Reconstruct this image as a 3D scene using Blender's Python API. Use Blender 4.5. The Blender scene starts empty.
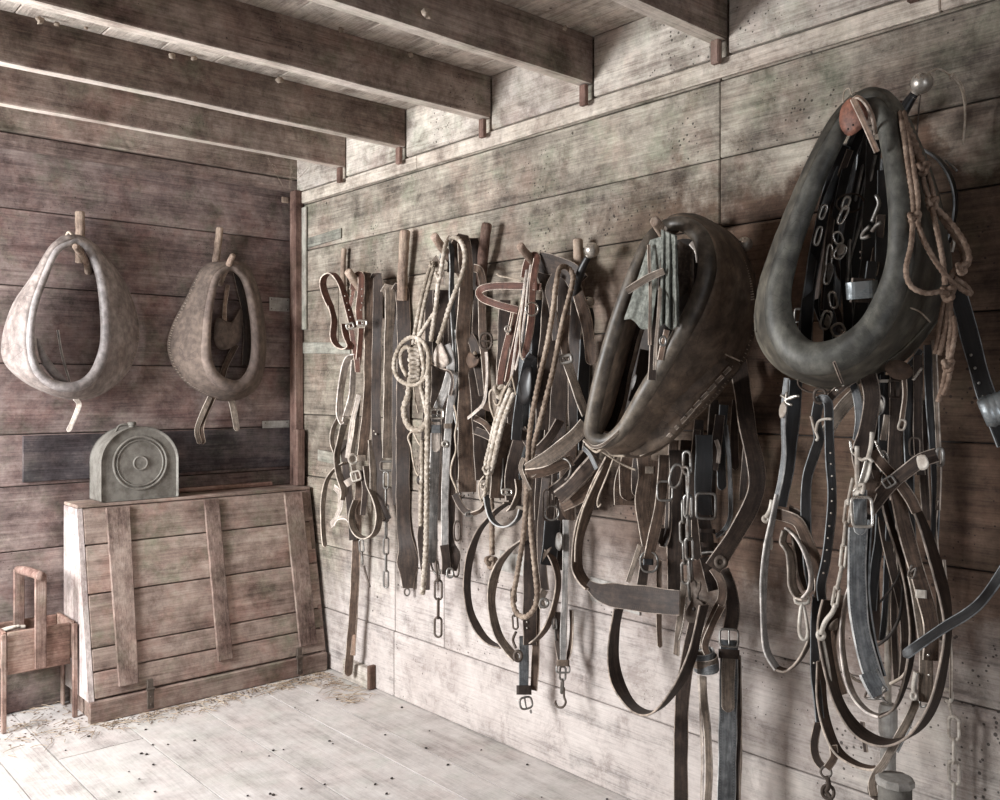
import bpy, math, random
from mathutils import Vector, Matrix, noise
random.seed(7)
SC = bpy.context.scene
COL = SC.collection
V = Vector
PI = math.pi
# ---------------------------------------------------------------- camera frame
F_PX = 918.0; HY = 388.0; CAMZ = 1.25
AZ = math.radians(41.46)
FW = V((math.sin(AZ), math.cos(AZ), 0)); RT = V((math.cos(AZ), -math.sin(AZ), 0)); UP = V((0, 0, 1))
CAM = V((0, 0, CAMZ))
XW = 2.14      # right wall plane
YB = 3.885      # back wall plane
XL = -0.75     # left wall plane
YF = -1.3      # wall behind the photographer
ZC = 2.35      # ceiling
def ray(px, py): return FW + RT*((px-500)/F_PX) + UP*((HY-py)/F_PX)
def W(px, py, off=0.0):
    d = ray(px, py); return CAM + d*((XW-off)/d.x)
def B(px, py, off=0.0):
    d = ray(px, py); return CAM + d*((YB-off)/d.y)
def mpp(p): return (p-CAM).dot(FW)/F_PX          # metres per pixel at a point

# ---------------------------------------------------------------- objects
def tag(o, label, cat, group=None, kind=None):
    if label: o['label'] = label
    if cat: o['category'] = cat
    if group: o['group'] = group
    if kind: o['kind'] = kind
    return o
def mesh_obj(name, verts, faces, mats, parent=None, origin=None, smooth=True, midx=None, uvs=None, attr=None):
    if origin is None: origin = parent.location.copy() if parent else V((0,0,0))
    base = V((0,0,0))
    me = bpy.data.meshes.new(name)
    me.from_pydata([tuple(V(v)-origin) for v in verts], [], faces)
    if not isinstance(mats, (list, tuple)): mats = [mats]
    for m in mats: me.materials.append(m)
    if midx: me.polygons.foreach_set('material_index', midx)
    if smooth is True: me.polygons.foreach_set('use_smooth', [True]*len(me.polygons))
    if uvs:
        uvl = me.uv_layers.new(name='UVMap')
        for li, l in enumerate(me.loops): uvl.data[li].uv = uvs[l.vertex_index]
    if attr:
        a = me.attributes.new('rnd', 'FLOAT', 'POINT'); a.data.foreach_set('value', attr)
    me.update()
    o = bpy.data.objects.new(name, me); COL.objects.link(o)
    if parent:
        o.parent = parent
        if parent.type == 'MESH' or parent.parent:       # sub-part: parent sits at its own origin
            w = V((0,0,0)); q = parent
            while q: w += q.location; q = q.parent
            for v in me.vertices: v.co = v.co + origin - w
    else:
        o.location = origin
    return o
def thing(name, label, cat, loc, group=None):
    o = bpy.data.objects.new(name, None); COL.objects.link(o); o.location = loc
    o.empty_display_size = .05
    return tag(o, label, cat, group)

class MB:
    """collects geometry, builds ONE mesh"""
    def __init__(s): s.v=[]; s.f=[]; s.m=[]; s.u=[]; s.r=[]; s.cur=0.0; s.hasuv=False
    def add(s, vs, fs, mi=0, uv=None, rnd=None):
        b = len(s.v); s.v += [V(v) for v in vs]
        s.f += [tuple(b+i for i in f) for f in fs]
        s.m += ([mi]*len(fs) if isinstance(mi, int) else mi)
        s.u += (uv if uv else [(0.5,0)]*len(vs))
        if uv: s.hasuv=True
        s.r += [s.cur if rnd is None else rnd]*len(vs)
    def box(s, a, b, mi=0, rnd=None, bev=0.0, jit=0.0):
        a, b = V(a), V(b)
        lo = V((min(a[i],b[i]) for i in range(3))); hi = V((max(a[i],b[i]) for i in range(3)))
        s.hexa([V((x,y,z)) for z in (lo.z,hi.z) for y in (lo.y,hi.y) for x in (lo.x,hi.x)], mi, rnd, bev)
    def hexa(s, c, mi=0, rnd=None, bev=0.0):
        # c: 8 corners, index = x + 2y + 4z ; bevelled by pulling vertices along edges
        if bev <= 0:
            s.add(c, [(0,2,3,1),(4,5,7,6),(0,1,5,4),(2,6,7,3),(0,4,6,2),(1,3,7,5)], mi, rnd=rnd); return
        vs=[]; idx={}
        for i in range(8):
            nb = [i^1, i^2, i^4]
            for k in range(3):
                # vertex on the face whose normal axis is k : moved along the two other axes
                p = V(c[i])
                for q in range(3):
                    if q != k:
                        e = V(c[nb[q]])-V(c[i]); L = e.length
                        if L > 1e-9: p = p + e*(min(bev, .3*L)/L)
                idx[(i,k)] = len(vs); vs.append(p)
        fs=[]
        quads = {0:((0,2,6,4),(1,5,7,3)), 1:((0,4,5,1),(2,3,7,6)), 2:((0,1,3,2),(4,6,7,5))}
        # outward orientation fixed afterwards by recalculation
        for k in range(3):
            for qd in quads[k]: fs.append(tuple(idx[(i,k)] for i in qd))
        for i in range(8):
            for q in range(3):
                j = i ^ (1<<q)
                if j > i:
                    ks = [k for k in range(3) if k != q]
                    fs.append((idx[(i,ks[0])], idx[(j,ks[0])], idx[(j,ks[1])], idx[(i,ks[1])]))
            fs.append((idx[(i,0)], idx[(i,1)], idx[(i,2)]))
        s.add(vs, fs, mi, rnd=rnd)
    def build(s, name, mats, parent=None, origin=None, smooth=False, fix=True, attr=True):
        if origin is None and parent is None: origin = s.v[0].copy()
        o = mesh_obj(name, s.v, s.f, mats, parent, origin, smooth, s.m, s.u if s.hasuv else None, s.r if attr else None)
        if fix:
            import bmesh
            bm = bmesh.new(); bm.from_mesh(o.data); bmesh.ops.recalc_face_normals(bm, faces=bm.faces); bm.to_mesh(o.data); bm.free()
        return o

# ---------------------------------------------------------------- curves
def cat(pts, step=0.012, closed=False):
    """Catmull-Rom through tuples of equal length (first three = xyz); resampled"""
    n = len(pts)
    if n == 2 and not closed:
        L = (V(pts[1][:3])-V(pts[0][:3])).length; k = max(2, int(L/step)+1)
        return [tuple(a+(b-a)*i/k for a,b in zip(pts[0],pts[1])) for i in range(k+1)]
    out=[]
    segs = n if closed else n-1
    for i in range(segs):
        if closed: p = [pts[(i+j-1)%n] for j in range(4)]
        else: p = [pts[max(0,i-1)], pts[i], pts[i+1], pts[min(n-1,i+2)]]
        L = (V(p[2][:3])-V(p[1][:3])).length; k = max(2, min(60, int(L/step)+1))
        for q in range(k):
            t=q/k; t2=t*t; t3=t2*t
            out.append(tuple(.5*((2*b)+(-a+c)*t+(2*a-5*b+4*c-d)*t2+(-a+3*b-3*c+d)*t3) for a,b,c,d in zip(*p)))
    if not closed: out.append(tuple(pts[-1]))
    return out
def tangents(P, closed=False):
    n=len(P); T=[]
    for i in range(n):
        if closed: d = P[(i+1)%n]-P[i-1]
        else: d = P[min(n-1,i+1)]-P[max(0,i-1)]
        T.append(d.normalized() if d.length>1e-9 else (T[-1] if T else V((0,0,1))))
    return T

def ribbon(mb, pts, thick=0.004, closed=False, wd=None, mi=(0,1), step=0.010, tip=0, wob=0.0012):
    """pts: (x,y,z,width_m,twist_deg). Flat strap with its own thickness and cut edges."""
    S = cat(pts, step, closed); P=[V(s[:3]) for s in S]; T=tangents(P, closed); n=len(P)
    sd = random.random()*50
    vs=[]; fs=[]; mi_=[]; uv=[]; L=0; prev=None
    for i in range(n):
        if i: L += (P[i]-P[i-1]).length
        w = S[i][3]; tw = math.radians(S[i][4])
        if tip and not closed:
            rem = (P[-1]-P[i]).length
            if rem < w*.5: w = max(w*.25, 2*math.sqrt(max(0,(w*.5)**2-(w*.5-rem)**2)))
        if wd is None:
            v = (P[i]-CAM).normalized(); a = T[i].cross(v)
            if a.length < .15 and prev is not None: a = prev.copy()
            a.normalize()
        else:
            a = V(wd) - T[i]*V(wd).dot(T[i])
            if a.length < 1e-3: a = prev.copy()
            a.normalize()
        if prev is not None and wd is None and a.dot(prev) < -.3 and tw==0: pass
        prev = a.copy()
        a = Matrix.Rotation(tw + .10*math.sin(L*23+sd), 3, T[i]) @ a
        nn = a.cross(T[i]).normalized()
        c = P[i] + nn*wob*math.sin(L*31+sd*2)
        w *= 1+.035*math.sin(L*47+sd)
        h=w/2; t=thick/2
        sec = [(-h+t*.7,t),(-h,t*.4),(-h,-t*.4),(-h+t*.7,-t),(h-t*.7,-t),(h,-t*.4),(h,t*.4),(h-t*.7,t),(0,t*1.08),(0,-t*1.08)]
        # order ring: top mid between 7 and 0, bottom mid between 3 and 4
        ring = [sec[8],sec[0],sec[1],sec[2],sec[3],sec[9],sec[4],sec[5],sec[6],sec[7]]
        for (x,y) in ring:
            vs.append(c+a*x+nn*y); uv.append((.5+x/(w+1e-9), L))
    m=10
    rng = n if closed else n-1
    for i in range(rng):
        for j in range(m):
            a0=i*m+j; a1=i*m+(j+1)%m; b0=((i+1)%n)*m+j; b1=((i+1)%n)*m+(j+1)%m
            fs.append((a0,a1,b1,b0)); mi_.append(mi[1] if j in (1,2,3,6,7,8) else mi[0])
    if not closed:
        fs.append(tuple(reversed(range(m)))); fs.append(tuple((n-1)*m+j for j in range(m))); mi_ += [mi[1],mi[1]]
    mb.add(vs, fs, mi_, uv)

def tube(mb, pts, closed=False, seg=8, step=0.008, mi=0, lobes=0, pitch=0.02, squash=1.0, caps=True):
    """pts: (x,y,z,r)"""
    S = cat(pts, step, closed); P=[V(s[:3]) for s in S]; T=tangents(P, closed); n=len(P)
    ref = V((0,0,1)) if abs(T[0].z)<.9 else V((1,0,0))
    N=[]; a=(ref-T[0]*ref.dot(T[0])).normalized(); N.append(a)
    for i in range(1,n):
        a = N[-1]-T[i]*N[-1].dot(T[i]); N.append(a.normalized())
    corr=0
    if closed:
        b=N[-1]-T[0]*N[-1].dot(T[0]); b.normalize(); corr = math.atan2(b.cross(N[0]).dot(T[0]), b.dot(N[0]))
    vs=[]; fs=[]; uv=[]; L=0
    for i in range(n):
        if i: L+=(P[i]-P[i-1]).length
        r=S[i][3]; bn=T[i].cross(N[i])
        for j in range(seg):
            th=2*PI*j/seg + corr*i/n; rr=r
            if lobes: rr = r*(.74+.36*abs(math.cos(lobes/2*(th-2*PI*L/pitch))))
            vs.append(P[i]+N[i]*(rr*math.cos(th))+bn*(rr*squash*math.sin(th))); uv.append((j/seg,L))
    rng=n if closed else n-1
    for i in range(rng):
        for j in range(seg):
            fs.append((i*seg+j, i*seg+(j+1)%seg, ((i+1)%n)*seg+(j+1)%seg, ((i+1)%n)*seg+j))
    if not closed and caps:
        fs.append(tuple(reversed(range(seg)))); fs.append(tuple((n-1)*seg+j for j in range(seg)))
    mb.add(vs, fs, mi, uv)

def lathe(mb, c, axis, prof, seg=24, mi=0, scale=(1,1)):
    """prof: (r, h) along axis"""
    axis=V(axis).normalized(); ref = V((0,0,1)) if abs(axis.z)<.9 else V((1,0,0))
    a=(ref-axis*ref.dot(axis)).normalized(); b=axis.cross(a); c=V(c)
    vs=[]; fs=[]
    for r,h in prof:
        for j in range(seg):
            th=2*PI*j/seg; vs.append(c+axis*h+a*(r*scale[0]*math.cos(th))+b*(r*scale[1]*math.sin(th)))
    for i in range(len(prof)-1):
        for j in range(seg): fs.append((i*seg+j,i*seg+(j+1)%seg,(i+1)*seg+(j+1)%seg,(i+1)*seg+j))
    fs.append(tuple(range(seg))); fs.append(tuple((len(prof)-1)*seg+j for j in range(seg)))
    mb.add(vs, fs, mi)
def ball(mb, c, r, mi=0, seg=20, sc=(1,1,1), lump=0):
    vs=[]; fs=[]; n=seg//2
    for i in range(n+1):
        for j in range(seg):
            a=PI*i/n; b=2*PI*j/seg
            d=V((math.sin(a)*math.cos(b), math.sin(a)*math.sin(b), math.cos(a)))
            k = 1+lump*noise.noise(d*2.3+V(c)*31) if lump else 1
            vs.append(V(c)+V((d.x*sc[0],d.y*sc[1],d.z*sc[2]))*r*k)
    for i in range(n):
        for j in range(seg): fs.append((i*seg+j,(i+1)*seg+j,(i+1)*seg+(j+1)%seg,i*seg+(j+1)%seg))
    mb.add(vs, fs, mi)
# ---------------------------------------------------------------- materials
def srgb(r,g,b):
    f=lambda c:(c/255/12.92) if c/255<=.04045 else ((c/255+.055)/1.055)**2.4
    return (f(r),f(g),f(b),1)
class NT:
    def __init__(s, name):
        s.m=bpy.data.materials.new(name); s.m.use_nodes=True; s.t=s.m.node_tree
        s.b=s.t.nodes['Principled BSDF']
    def n(s, typ, **kw):
        x=s.t.nodes.new(typ)
        for k,v in kw.items():
            if k.startswith('i_'):
                key=k[2:]; key=int(key) if key.isdigit() else key.replace('_',' ')
                x.inputs[key].default_value=v
            else: setattr(x,k,v)
        return x
    def l(s,a,b): s.t.links.new(a,b)
    def ramp(s, fac, stops, interp='LINEAR'):
        r=s.n('ShaderNodeValToRGB'); r.color_ramp.interpolation=interp; e=r.color_ramp.elements
        while len(e)<len(stops): e.new(.5)
        for el,(p,c) in zip(e,stops): el.position=p; el.color=c if len(c)==4 else (*c,1)
        s.l(fac,r.inputs[0]); return r.outputs[0]
    def mix(s, fac, a, b, mode='MIX'):
        x=s.n('ShaderNodeMix', data_type='RGBA', blend_type=mode)
        for i,val in ((0,fac),(6,a),(7,b)):
            if hasattr(val,'is_output') or hasattr(val,'node'): s.l(val,x.inputs[i])
            else: x.inputs[i].default_value=val
        return x.outputs[2]
    def math(s, op, a, b=0.0, clamp=False):
        x=s.n('ShaderNodeMath', operation=op, use_clamp=clamp)
        for i,val in ((0,a),(1,b)):
            if hasattr(val,'node'): s.l(val,x.inputs[i])
            else: x.inputs[i].default_value=val
        return x.outputs[0]
    def noise(s, vec, scale, detail=4, rough=.55, dist=0):
        x=s.n('ShaderNodeTexNoise'); s.l(vec,x.inputs['Vector'])
        x.inputs['Scale'].default_value=scale; x.inputs['Detail'].default_value=detail
        x.inputs['Roughness'].default_value=rough; x.inputs['Distortion'].default_value=dist
        return x.outputs[0]
    def mapv(s, vec, sc, loc=(0,0,0)):
        x=s.n('ShaderNodeMapping'); x.inputs['Scale'].default_value=sc; x.inputs['Location'].default_value=loc; s.l(vec,x.inputs['Vector']); return x.outputs[0]
    def bump(s, h, strength=.4, dist=.004):
        x=s.n('ShaderNodeBump'); x.inputs['Strength'].default_value=strength; x.inputs['Distance'].default_value=dist
        s.l(h,x.inputs['Height']); s.l(x.outputs[0], s.b.inputs['Normal'])

def wood(name, grain, dark, mid, light, tones=.22, rough=.85, holes=.6, tint=.35, bump=.5, figure=1.0, pale_low=None, patch=None, grime=.75, oil_falloff=None, fgrain=1.0):
    """weathered board; grain = index of the axis the boards run along"""
    N=NT(name)
    co=N.n('ShaderNodeTexCoord').outputs['Object']
    at=N.n('ShaderNodeAttribute', attribute_name='rnd'); rnd=at.outputs['Fac']
    off=N.n('ShaderNodeVectorMath', operation='SCALE'); off.inputs[0].default_value=(37.1,53.7,71.3); N.l(rnd,off.inputs['Scale'])
    ad=N.n('ShaderNodeVectorMath', operation='ADD'); N.l(co,ad.inputs[0]); N.l(off.outputs[0],ad.inputs[1])
    v=ad.outputs[0]
    def sc(a,b): q=[b,b,b]; q[grain]=a; return tuple(q)
    low=N.noise(N.mapv(v,sc(.7,3.6)),1.0,2,.4)
    fib=N.noise(N.mapv(v,sc(2.2,70)),1.0,5,.65,.2)
    fine=N.noise(N.mapv(v,sc(9,240)),1.0,4,.7)
    # cathedral rings : bands of a stretched, warped field
    lf=N.math('MULTIPLY',low,38*figure)
    ring=N.math('SINE',N.math('ADD',lf,N.math('MULTIPLY',fib,2.2)))
    ring=N.math('MULTIPLY_ADD',ring,.5); 
    ringn=N.n('ShaderNodeMath',operation='MULTIPLY_ADD'); N.l(N.math('SINE',N.math('ADD',lf,N.math('MULTIPLY',fib,2.2))),ringn.inputs[0]); ringn.inputs[1].default_value=.5; ringn.inputs[2].default_value=.5
    g=N.math('ADD',N.math('MULTIPLY',fib,.50),N.math('MULTIPLY',ringn.outputs[0],.13))
    g=N.math('ADD',g,N.math('MULTIPLY',fine,.31))
    blot=N.noise(v,2.1,5,.62)
    blot2=N.noise(v,11,8,.78)
    g=N.math('ADD',g,N.math('MULTIPLY',N.math('SUBTRACT',blot,.5),.45))
    g=N.math('ADD',g,N.math('MULTIPLY',N.math('SUBTRACT',blot2,.5),.85))
    col=N.ramp(g,[(.22,dark),(.46,mid),(.74,light)])
    fl=N.ramp(fine,[(.34,(.62,.60,.59)),(.50,(1,1,1)),(.68,(1.10,1.10,1.10))])
    col=N.mix(.45*fgrain,col,fl,'MULTIPLY')
    gr=N.noise(v,8.5,12,.82,.3); gr2=N.noise(N.mapv(v,(1,1,1),(3,7,1)),2.4,10,.72,.4)
    col=N.mix(grime,col,N.ramp(gr,[(.38,(.48,.45,.44)),(.49,(.96,.96,.96)),(.60,(1.20,1.20,1.19))]),'MULTIPLY')
    col=N.mix(grime,col,N.ramp(gr2,[(.40,(.66,.63,.62)),(.50,(.97,.97,.97)),(.60,(1.10,1.10,1.09))]),'MULTIPLY')
    # hue drift : mauve / lichen grey-green / rust
    h1=N.noise(N.mapv(v,(1,1,1),(5,9,3)),5.1,7,.7); h2=N.noise(N.mapv(v,(1,1,1),(15,2,8)),6.2,7,.7)
    col=N.mix(N.math('MULTIPLY',N.ramp(h1,[(.48,(0,0,0)),(.66,(1,1,1))]),tint),col,N.mix(1,col,srgb(240,216,214),'MULTIPLY'))
    col=N.mix(N.math('MULTIPLY',N.ramp(h2,[(.50,(0,0,0)),(.66,(1,1,1))]),tint),col,N.mix(1,col,srgb(200,220,204),'MULTIPLY'))
    # per board tone
    wn=N.n('ShaderNodeTexWhiteNoise', noise_dimensions='1D'); N.l(rnd,wn.inputs['W'])
    tn=N.n('ShaderNodeMapRange'); N.l(wn.outputs['Value'],tn.inputs['Value']); tn.inputs['To Min'].default_value=1-tones; tn.inputs['To Max'].default_value=1+tones
    tv=N.n('ShaderNodeCombineColor'); [N.l(tn.outputs[0],tv.inputs[i]) for i in range(3)]
    col=N.mix(1,col,tv.outputs[0],'MULTIPLY')
    if pale_low:   # old whitewash left on the boards: below a height it survives in patches
        z0,z1,c=pale_low
        sp=N.n('ShaderNodeSeparateXYZ'); ge=N.n('ShaderNodeNewGeometry'); N.l(ge.outputs['Position'],sp.inputs[0])
        hz=N.math('ADD',sp.outputs['Z'],N.math('MULTIPLY',N.math('SUBTRACT',N.noise(co,2.6,5,.65),.5),.9))
        cr=N.math('MULTIPLY',N.math('SUBTRACT',sp.outputs['Y'],2.85,True),.60)
        hz=N.math('ADD',hz,cr)
        mr=N.n('ShaderNodeMapRange'); N.l(hz,mr.inputs['Value']); mr.inputs['From Min'].default_value=z0; mr.inputs['From Max'].default_value=z1
        f=mr.outputs[0]
        if patch:
            # only over a stretch of the wall (world y range)
            yr=N.n('ShaderNodeMapRange'); N.l(N.math('ADD',sp.outputs['Y'],N.math('MULTIPLY',N.math('SUBTRACT',N.noise(co,3.4,5,.6),.5),.9)),yr.inputs['Value']); yr.inputs['From Min'].default_value=patch[0]; yr.inputs['From Max'].default_value=patch[1]
            f=N.math('MULTIPLY',f,N.math('ADD',N.math('MULTIPLY',yr.outputs[0],1-patch[2]),patch[2]))
        wash=N.ramp(g,[(.2,tuple(x*.55 for x in c[:3])),(.42,c),(.8,tuple(min(1,x*1.12) for x in c[:3]))])
        f=N.math('MULTIPLY',f,.93)
        wash=N.mix(.4,wash,fl,'MULTIPLY'); wash=N.mix(.75,wash,N.ramp(gr,[(.38,(.55,.51,.50)),(.49,(.96,.95,.95)),(.6,(1.06,1.06,1.06))]),'MULTIPLY'); wash=N.mix(.6,wash,N.ramp(gr2,[(.38,(.68,.64,.63)),(.5,(.97,.96,.96)),(.6,(1.05,1.05,1.05))]),'MULTIPLY')
        col=N.mix(f,col,wash)
    if oil_falloff:   # greasy leather stain, plus light falloff along the wall painted darker
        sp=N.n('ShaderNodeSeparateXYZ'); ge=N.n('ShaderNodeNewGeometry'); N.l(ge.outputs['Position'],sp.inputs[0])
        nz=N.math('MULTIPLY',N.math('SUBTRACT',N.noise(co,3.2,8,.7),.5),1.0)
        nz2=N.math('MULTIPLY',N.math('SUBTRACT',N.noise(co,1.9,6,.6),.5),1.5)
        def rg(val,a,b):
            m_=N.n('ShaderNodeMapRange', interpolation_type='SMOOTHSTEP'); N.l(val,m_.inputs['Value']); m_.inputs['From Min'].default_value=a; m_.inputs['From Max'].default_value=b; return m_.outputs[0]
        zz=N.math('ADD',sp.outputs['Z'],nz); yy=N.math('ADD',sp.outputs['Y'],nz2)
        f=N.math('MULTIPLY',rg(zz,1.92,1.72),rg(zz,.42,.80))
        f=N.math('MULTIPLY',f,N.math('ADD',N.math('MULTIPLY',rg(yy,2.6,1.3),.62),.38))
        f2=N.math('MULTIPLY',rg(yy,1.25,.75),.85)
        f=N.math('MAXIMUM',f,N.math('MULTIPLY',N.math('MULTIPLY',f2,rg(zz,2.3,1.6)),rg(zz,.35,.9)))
        col=N.mix(N.math('MULTIPLY',f,oil_falloff),col,N.mix(1,col,srgb(150,130,120),'MULTIPLY'))
    # specks, nail holes
    vo=N.n('ShaderNodeTexVoronoi'); vo.inputs['Scale'].default_value=7.5; N.l(v,vo.inputs['Vector'])
    wj=N.noise(v,60,2,.5)
    sz=N.math('MULTIPLY',N.noise(v,1.7,2,.5),.07*holes)
    d=N.math('ADD',vo.outputs['Distance'],N.math('MULTIPLY',N.math('SUBTRACT',wj,.5),.06))
    hole=N.math('LESS_THAN',d,sz)
    vo2=N.n('ShaderNodeTexVoronoi'); vo2.inputs['Scale'].default_value=60; N.l(v,vo2.inputs['Vector'])
    sz2=N.math('MULTIPLY',N.math('SUBTRACT',N.noise(v,3.3,3,.6),.47,True),1.1*holes)
    hole2=N.math('LESS_THAN',vo2.outputs['Distance'],sz2)
    hm=N.math('MAXIMUM',hole,hole2)
    col=N.mix(N.math('MULTIPLY',hm,.78),col,srgb(38,32,30))
    N.l(col,N.b.inputs['Base Color']); N.b.inputs['Roughness'].default_value=rough
    N.b.inputs['Specular IOR Level'].default_value=.25
    N.bump(N.math('SUBTRACT',g,N.math('MULTIPLY',hm,.6)),bump,.006)
    return N.m

def leather(name, base, dust, edge=None, rough=.5, dustamt=.5, spec=.5, scale=1.0, crease=True, crack=.35, contrast=1.0):
    N=NT(name); tc=N.n('ShaderNodeTexCoord'); co=tc.outputs['Object']
    n1=N.noise(co,16*scale,6,.65); n2=N.noise(co,55*scale,5,.6); n3=N.noise(co,5*scale,4,.6)
    mixf=N.ramp(N.math('ADD',N.math('MULTIPLY',n1,.6),N.math('MULTIPLY',n3,.4)),[(.40,(0,0,0)),(.64,(1,1,1))])
    col=N.mix(N.math('MULTIPLY',mixf,dustamt),base,dust)
    col=N.mix(1,col,N.ramp(n2,[(.3,(.62,.62,.62)),(.7,(1.25,1.25,1.25))]),'MULTIPLY')
    if not crease:
        sc_=N.noise(N.mapv(co,(1,1,.5),(3,1,2)),9*scale,9,.78,.6); sc2=N.noise(co,28*scale,8,.75)
        col=N.mix(.9*min(1,contrast),col,N.ramp(sc_,[(.38,(.55,.54,.53)),(.5,(1,1,1)),(.62,(1.5,1.48,1.44))]),'MULTIPLY')
        col=N.mix(.8*min(1,contrast),col,N.ramp(sc2,[(.36,(.6,.59,.58)),(.5,(1,1,1)),(.64,(1.3,1.29,1.27))]),'MULTIPLY')
    wv=N.n('ShaderNodeTexVoronoi', feature='DISTANCE_TO_EDGE'); wv.inputs['Scale'].default_value=38*scale; N.l(co,wv.inputs['Vector'])
    ck=N.math('LESS_THAN',N.math('ADD',wv.outputs['Distance'],N.math('MULTIPLY',n1,.10)),.058)
    col=N.mix(N.math('MULTIPLY',ck,crack),col,tuple(x*.45 for x in base[:3])+(1,))
    h=N.math('ADD',N.math('MULTIPLY',n2,.6),N.math('MULTIPLY',n1,.6))
    if crease:
        sp=N.n('ShaderNodeSeparateXYZ'); N.l(tc.outputs['UV'],sp.inputs[0])
        u=N.math('ABSOLUTE',N.math('SUBTRACT',sp.outputs['X'],.5))
        stv=N.n('ShaderNodeCombineXYZ'); N.l(N.math('MULTIPLY',sp.outputs['X'],5.0),stv.inputs[0]); N.l(N.math('MULTIPLY',sp.outputs['Y'],7.0),stv.inputs[1]); N.l(N.math('MULTIPLY',n3,6.0),stv.inputs[2])
        sk_=N.noise(stv.outputs[0],1.3,6,.7)
        col=N.mix(.85,col,N.ramp(sk_,[(.36,(.55,.54,.53)),(.5,(1,1,1)),(.64,(1.55,1.5,1.46))]),'MULTIPLY')
        h=N.math('ADD',h,N.math('MULTIPLY',sk_,.8))
        ln=N.math('LESS_THAN',N.math('ABSOLUTE',N.math('SUBTRACT',u,.36)),.028)
        col=N.mix(N.math('MULTIPLY',ln,.45),col,tuple(x*.4 for x in base[:3])+(1,))
        st=N.math('GREATER_THAN',N.math('SINE',N.math('MULTIPLY',sp.outputs['Y'],900)),.35)
        col=N.mix(N.math('MULTIPLY',N.math('MULTIPLY',ln,st),.4),col,dust)
        h=N.math('SUBTRACT',h,N.math('MULTIPLY',ln,.5))
    N.l(col,N.b.inputs['Base Color'])
    r=N.n('ShaderNodeMapRange'); N.l(n1,r.inputs['Value']); r.inputs['To Min'].default_value=rough-.12; r.inputs['To Max'].default_value=rough+.25
    N.l(r.outputs[0],N.b.inputs['Roughness']); N.b.inputs['Specular IOR Level'].default_value=spec
    N.bump(h,.35,.0018); return N.m
def metal(name, c1, c2, rough=.4, m=.9, scale=1.0):
    N=NT(name); co=N.n('ShaderNodeTexCoord').outputs['Object']
    n1=N.noise(co,22*scale,6,.7); n2=N.noise(co,90*scale,4,.6)
    f=N.ramp(n1,[(.42,(0,0,0)),(.62,(1,1,1))])
    N.l(N.mix(f,c1,c2),N.b.inputs['Base Color'])
    mm=N.n('ShaderNodeMapRange'); N.l(f,mm.inputs['Value']); mm.inputs['To Min'].default_value=m; mm.inputs['To Max'].default_value=m*.55
    N.l(mm.outputs[0],N.b.inputs['Metallic'])
    r=N.n('ShaderNodeMapRange'); N.l(f,r.inputs['Value']); r.inputs['To Min'].default_value=rough; r.inputs['To Max'].default_value=min(1,rough+.3)
    N.l(r.outputs[0],N.b.inputs['Roughness']); N.bump(n2,.2,.001); return N.m
def fibre(name, base, light, rough=.9, scale=1.0):
    N=NT(name); co=N.n('ShaderNodeTexCoord').outputs['Object']
    n1=N.noise(co,70*scale,5,.7); n2=N.noise(co,9*scale,3,.6)
    f=N.math('ADD',N.math('MULTIPLY',n1,.6),N.math('MULTIPLY',n2,.5))
    N.l(N.ramp(f,[(.38,tuple(x*.55 for x in base[:3])+(1,)),(.52,base),(.68,light)]),N.b.inputs['Base Color'])
    N.b.inputs['Roughness'].default_value=rough; N.b.inputs['Specular IOR Level'].default_value=.15
    N.bump(n1,.5,.002); return N.m

M={}
M['wall']=wood('right wall boards',1,srgb(94,87,80),srgb(152,144,132),srgb(194,186,172),tones=.10,pale_low=(1.00,.55,srgb(196,188,183)),patch=(.9,1.8,.62),tint=.6,oil_falloff=1.0,holes=1.0,bump=.4,fgrain=.8)
M['back']=wood('back wall boards',0,srgb(80,68,66),srgb(124,108,104),srgb(160,145,138),tones=.10,tint=.8,fgrain=.6,bump=.35)
M['backdark']=wood('blackened board',0,srgb(44,40,42),srgb(74,68,70),srgb(112,102,100),tones=.05,tint=.6)
M['frontw']=wood('far side boards',0,srgb(70,57,55),srgb(120,104,98),srgb(160,146,138),tones=.2)
M['leftw']=wood('left wall boards',1,srgb(90,75,70),srgb(140,126,118),srgb(180,168,160),tones=.2)
M['floor']=wood('pale scrubbed floor boards',1,srgb(162,155,151),srgb(196,190,186),srgb(212,207,203),tones=.04,holes=.55,tint=.22,bump=.25,rough=.75,grime=.25,fgrain=.5)
M['ceil']=wood('ceiling planks',1,srgb(140,130,121),srgb(198,188,178),srgb(226,217,207),tones=.14)
M['beambot_bounce']=wood('joist underside with painted bounce light',0,srgb(160,148,138),srgb(214,203,192),srgb(232,223,214),tones=.08,holes=.2,grime=.4)  # floor bounce on the joist undersides, painted as a paler wood colour
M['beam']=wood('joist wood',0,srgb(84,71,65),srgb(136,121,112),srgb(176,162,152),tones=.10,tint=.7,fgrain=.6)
M['ledger']=wood('pale ledger wood',1,srgb(118,108,99),srgb(182,172,160),srgb(210,201,190),tones=.08,tint=.2)
M['block']=wood('blocking boards',1,srgb(128,118,110),srgb(188,180,170),srgb(216,208,200),tones=.12,holes=.9)
M['post']=wood('reddish post wood',2,srgb(74,54,48),srgb(120,96,87),srgb(154,132,122),tones=.12,holes=.3)
M['greylath']=wood('grey painted lath',2,srgb(104,103,96),srgb(152,151,141),srgb(184,182,172),tones=.1,holes=.3)
M['greylathy']=wood('grey painted strip',1,srgb(104,103,96),srgb(148,147,137),srgb(182,180,168),tones=.1,holes=.3)
M['chest']=wood('chest boards',0,srgb(100,84,77),srgb(148,130,120),srgb(182,166,155),tones=.07,tint=.8,holes=.3,grime=.6,fgrain=.6,bump=.3)
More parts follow.
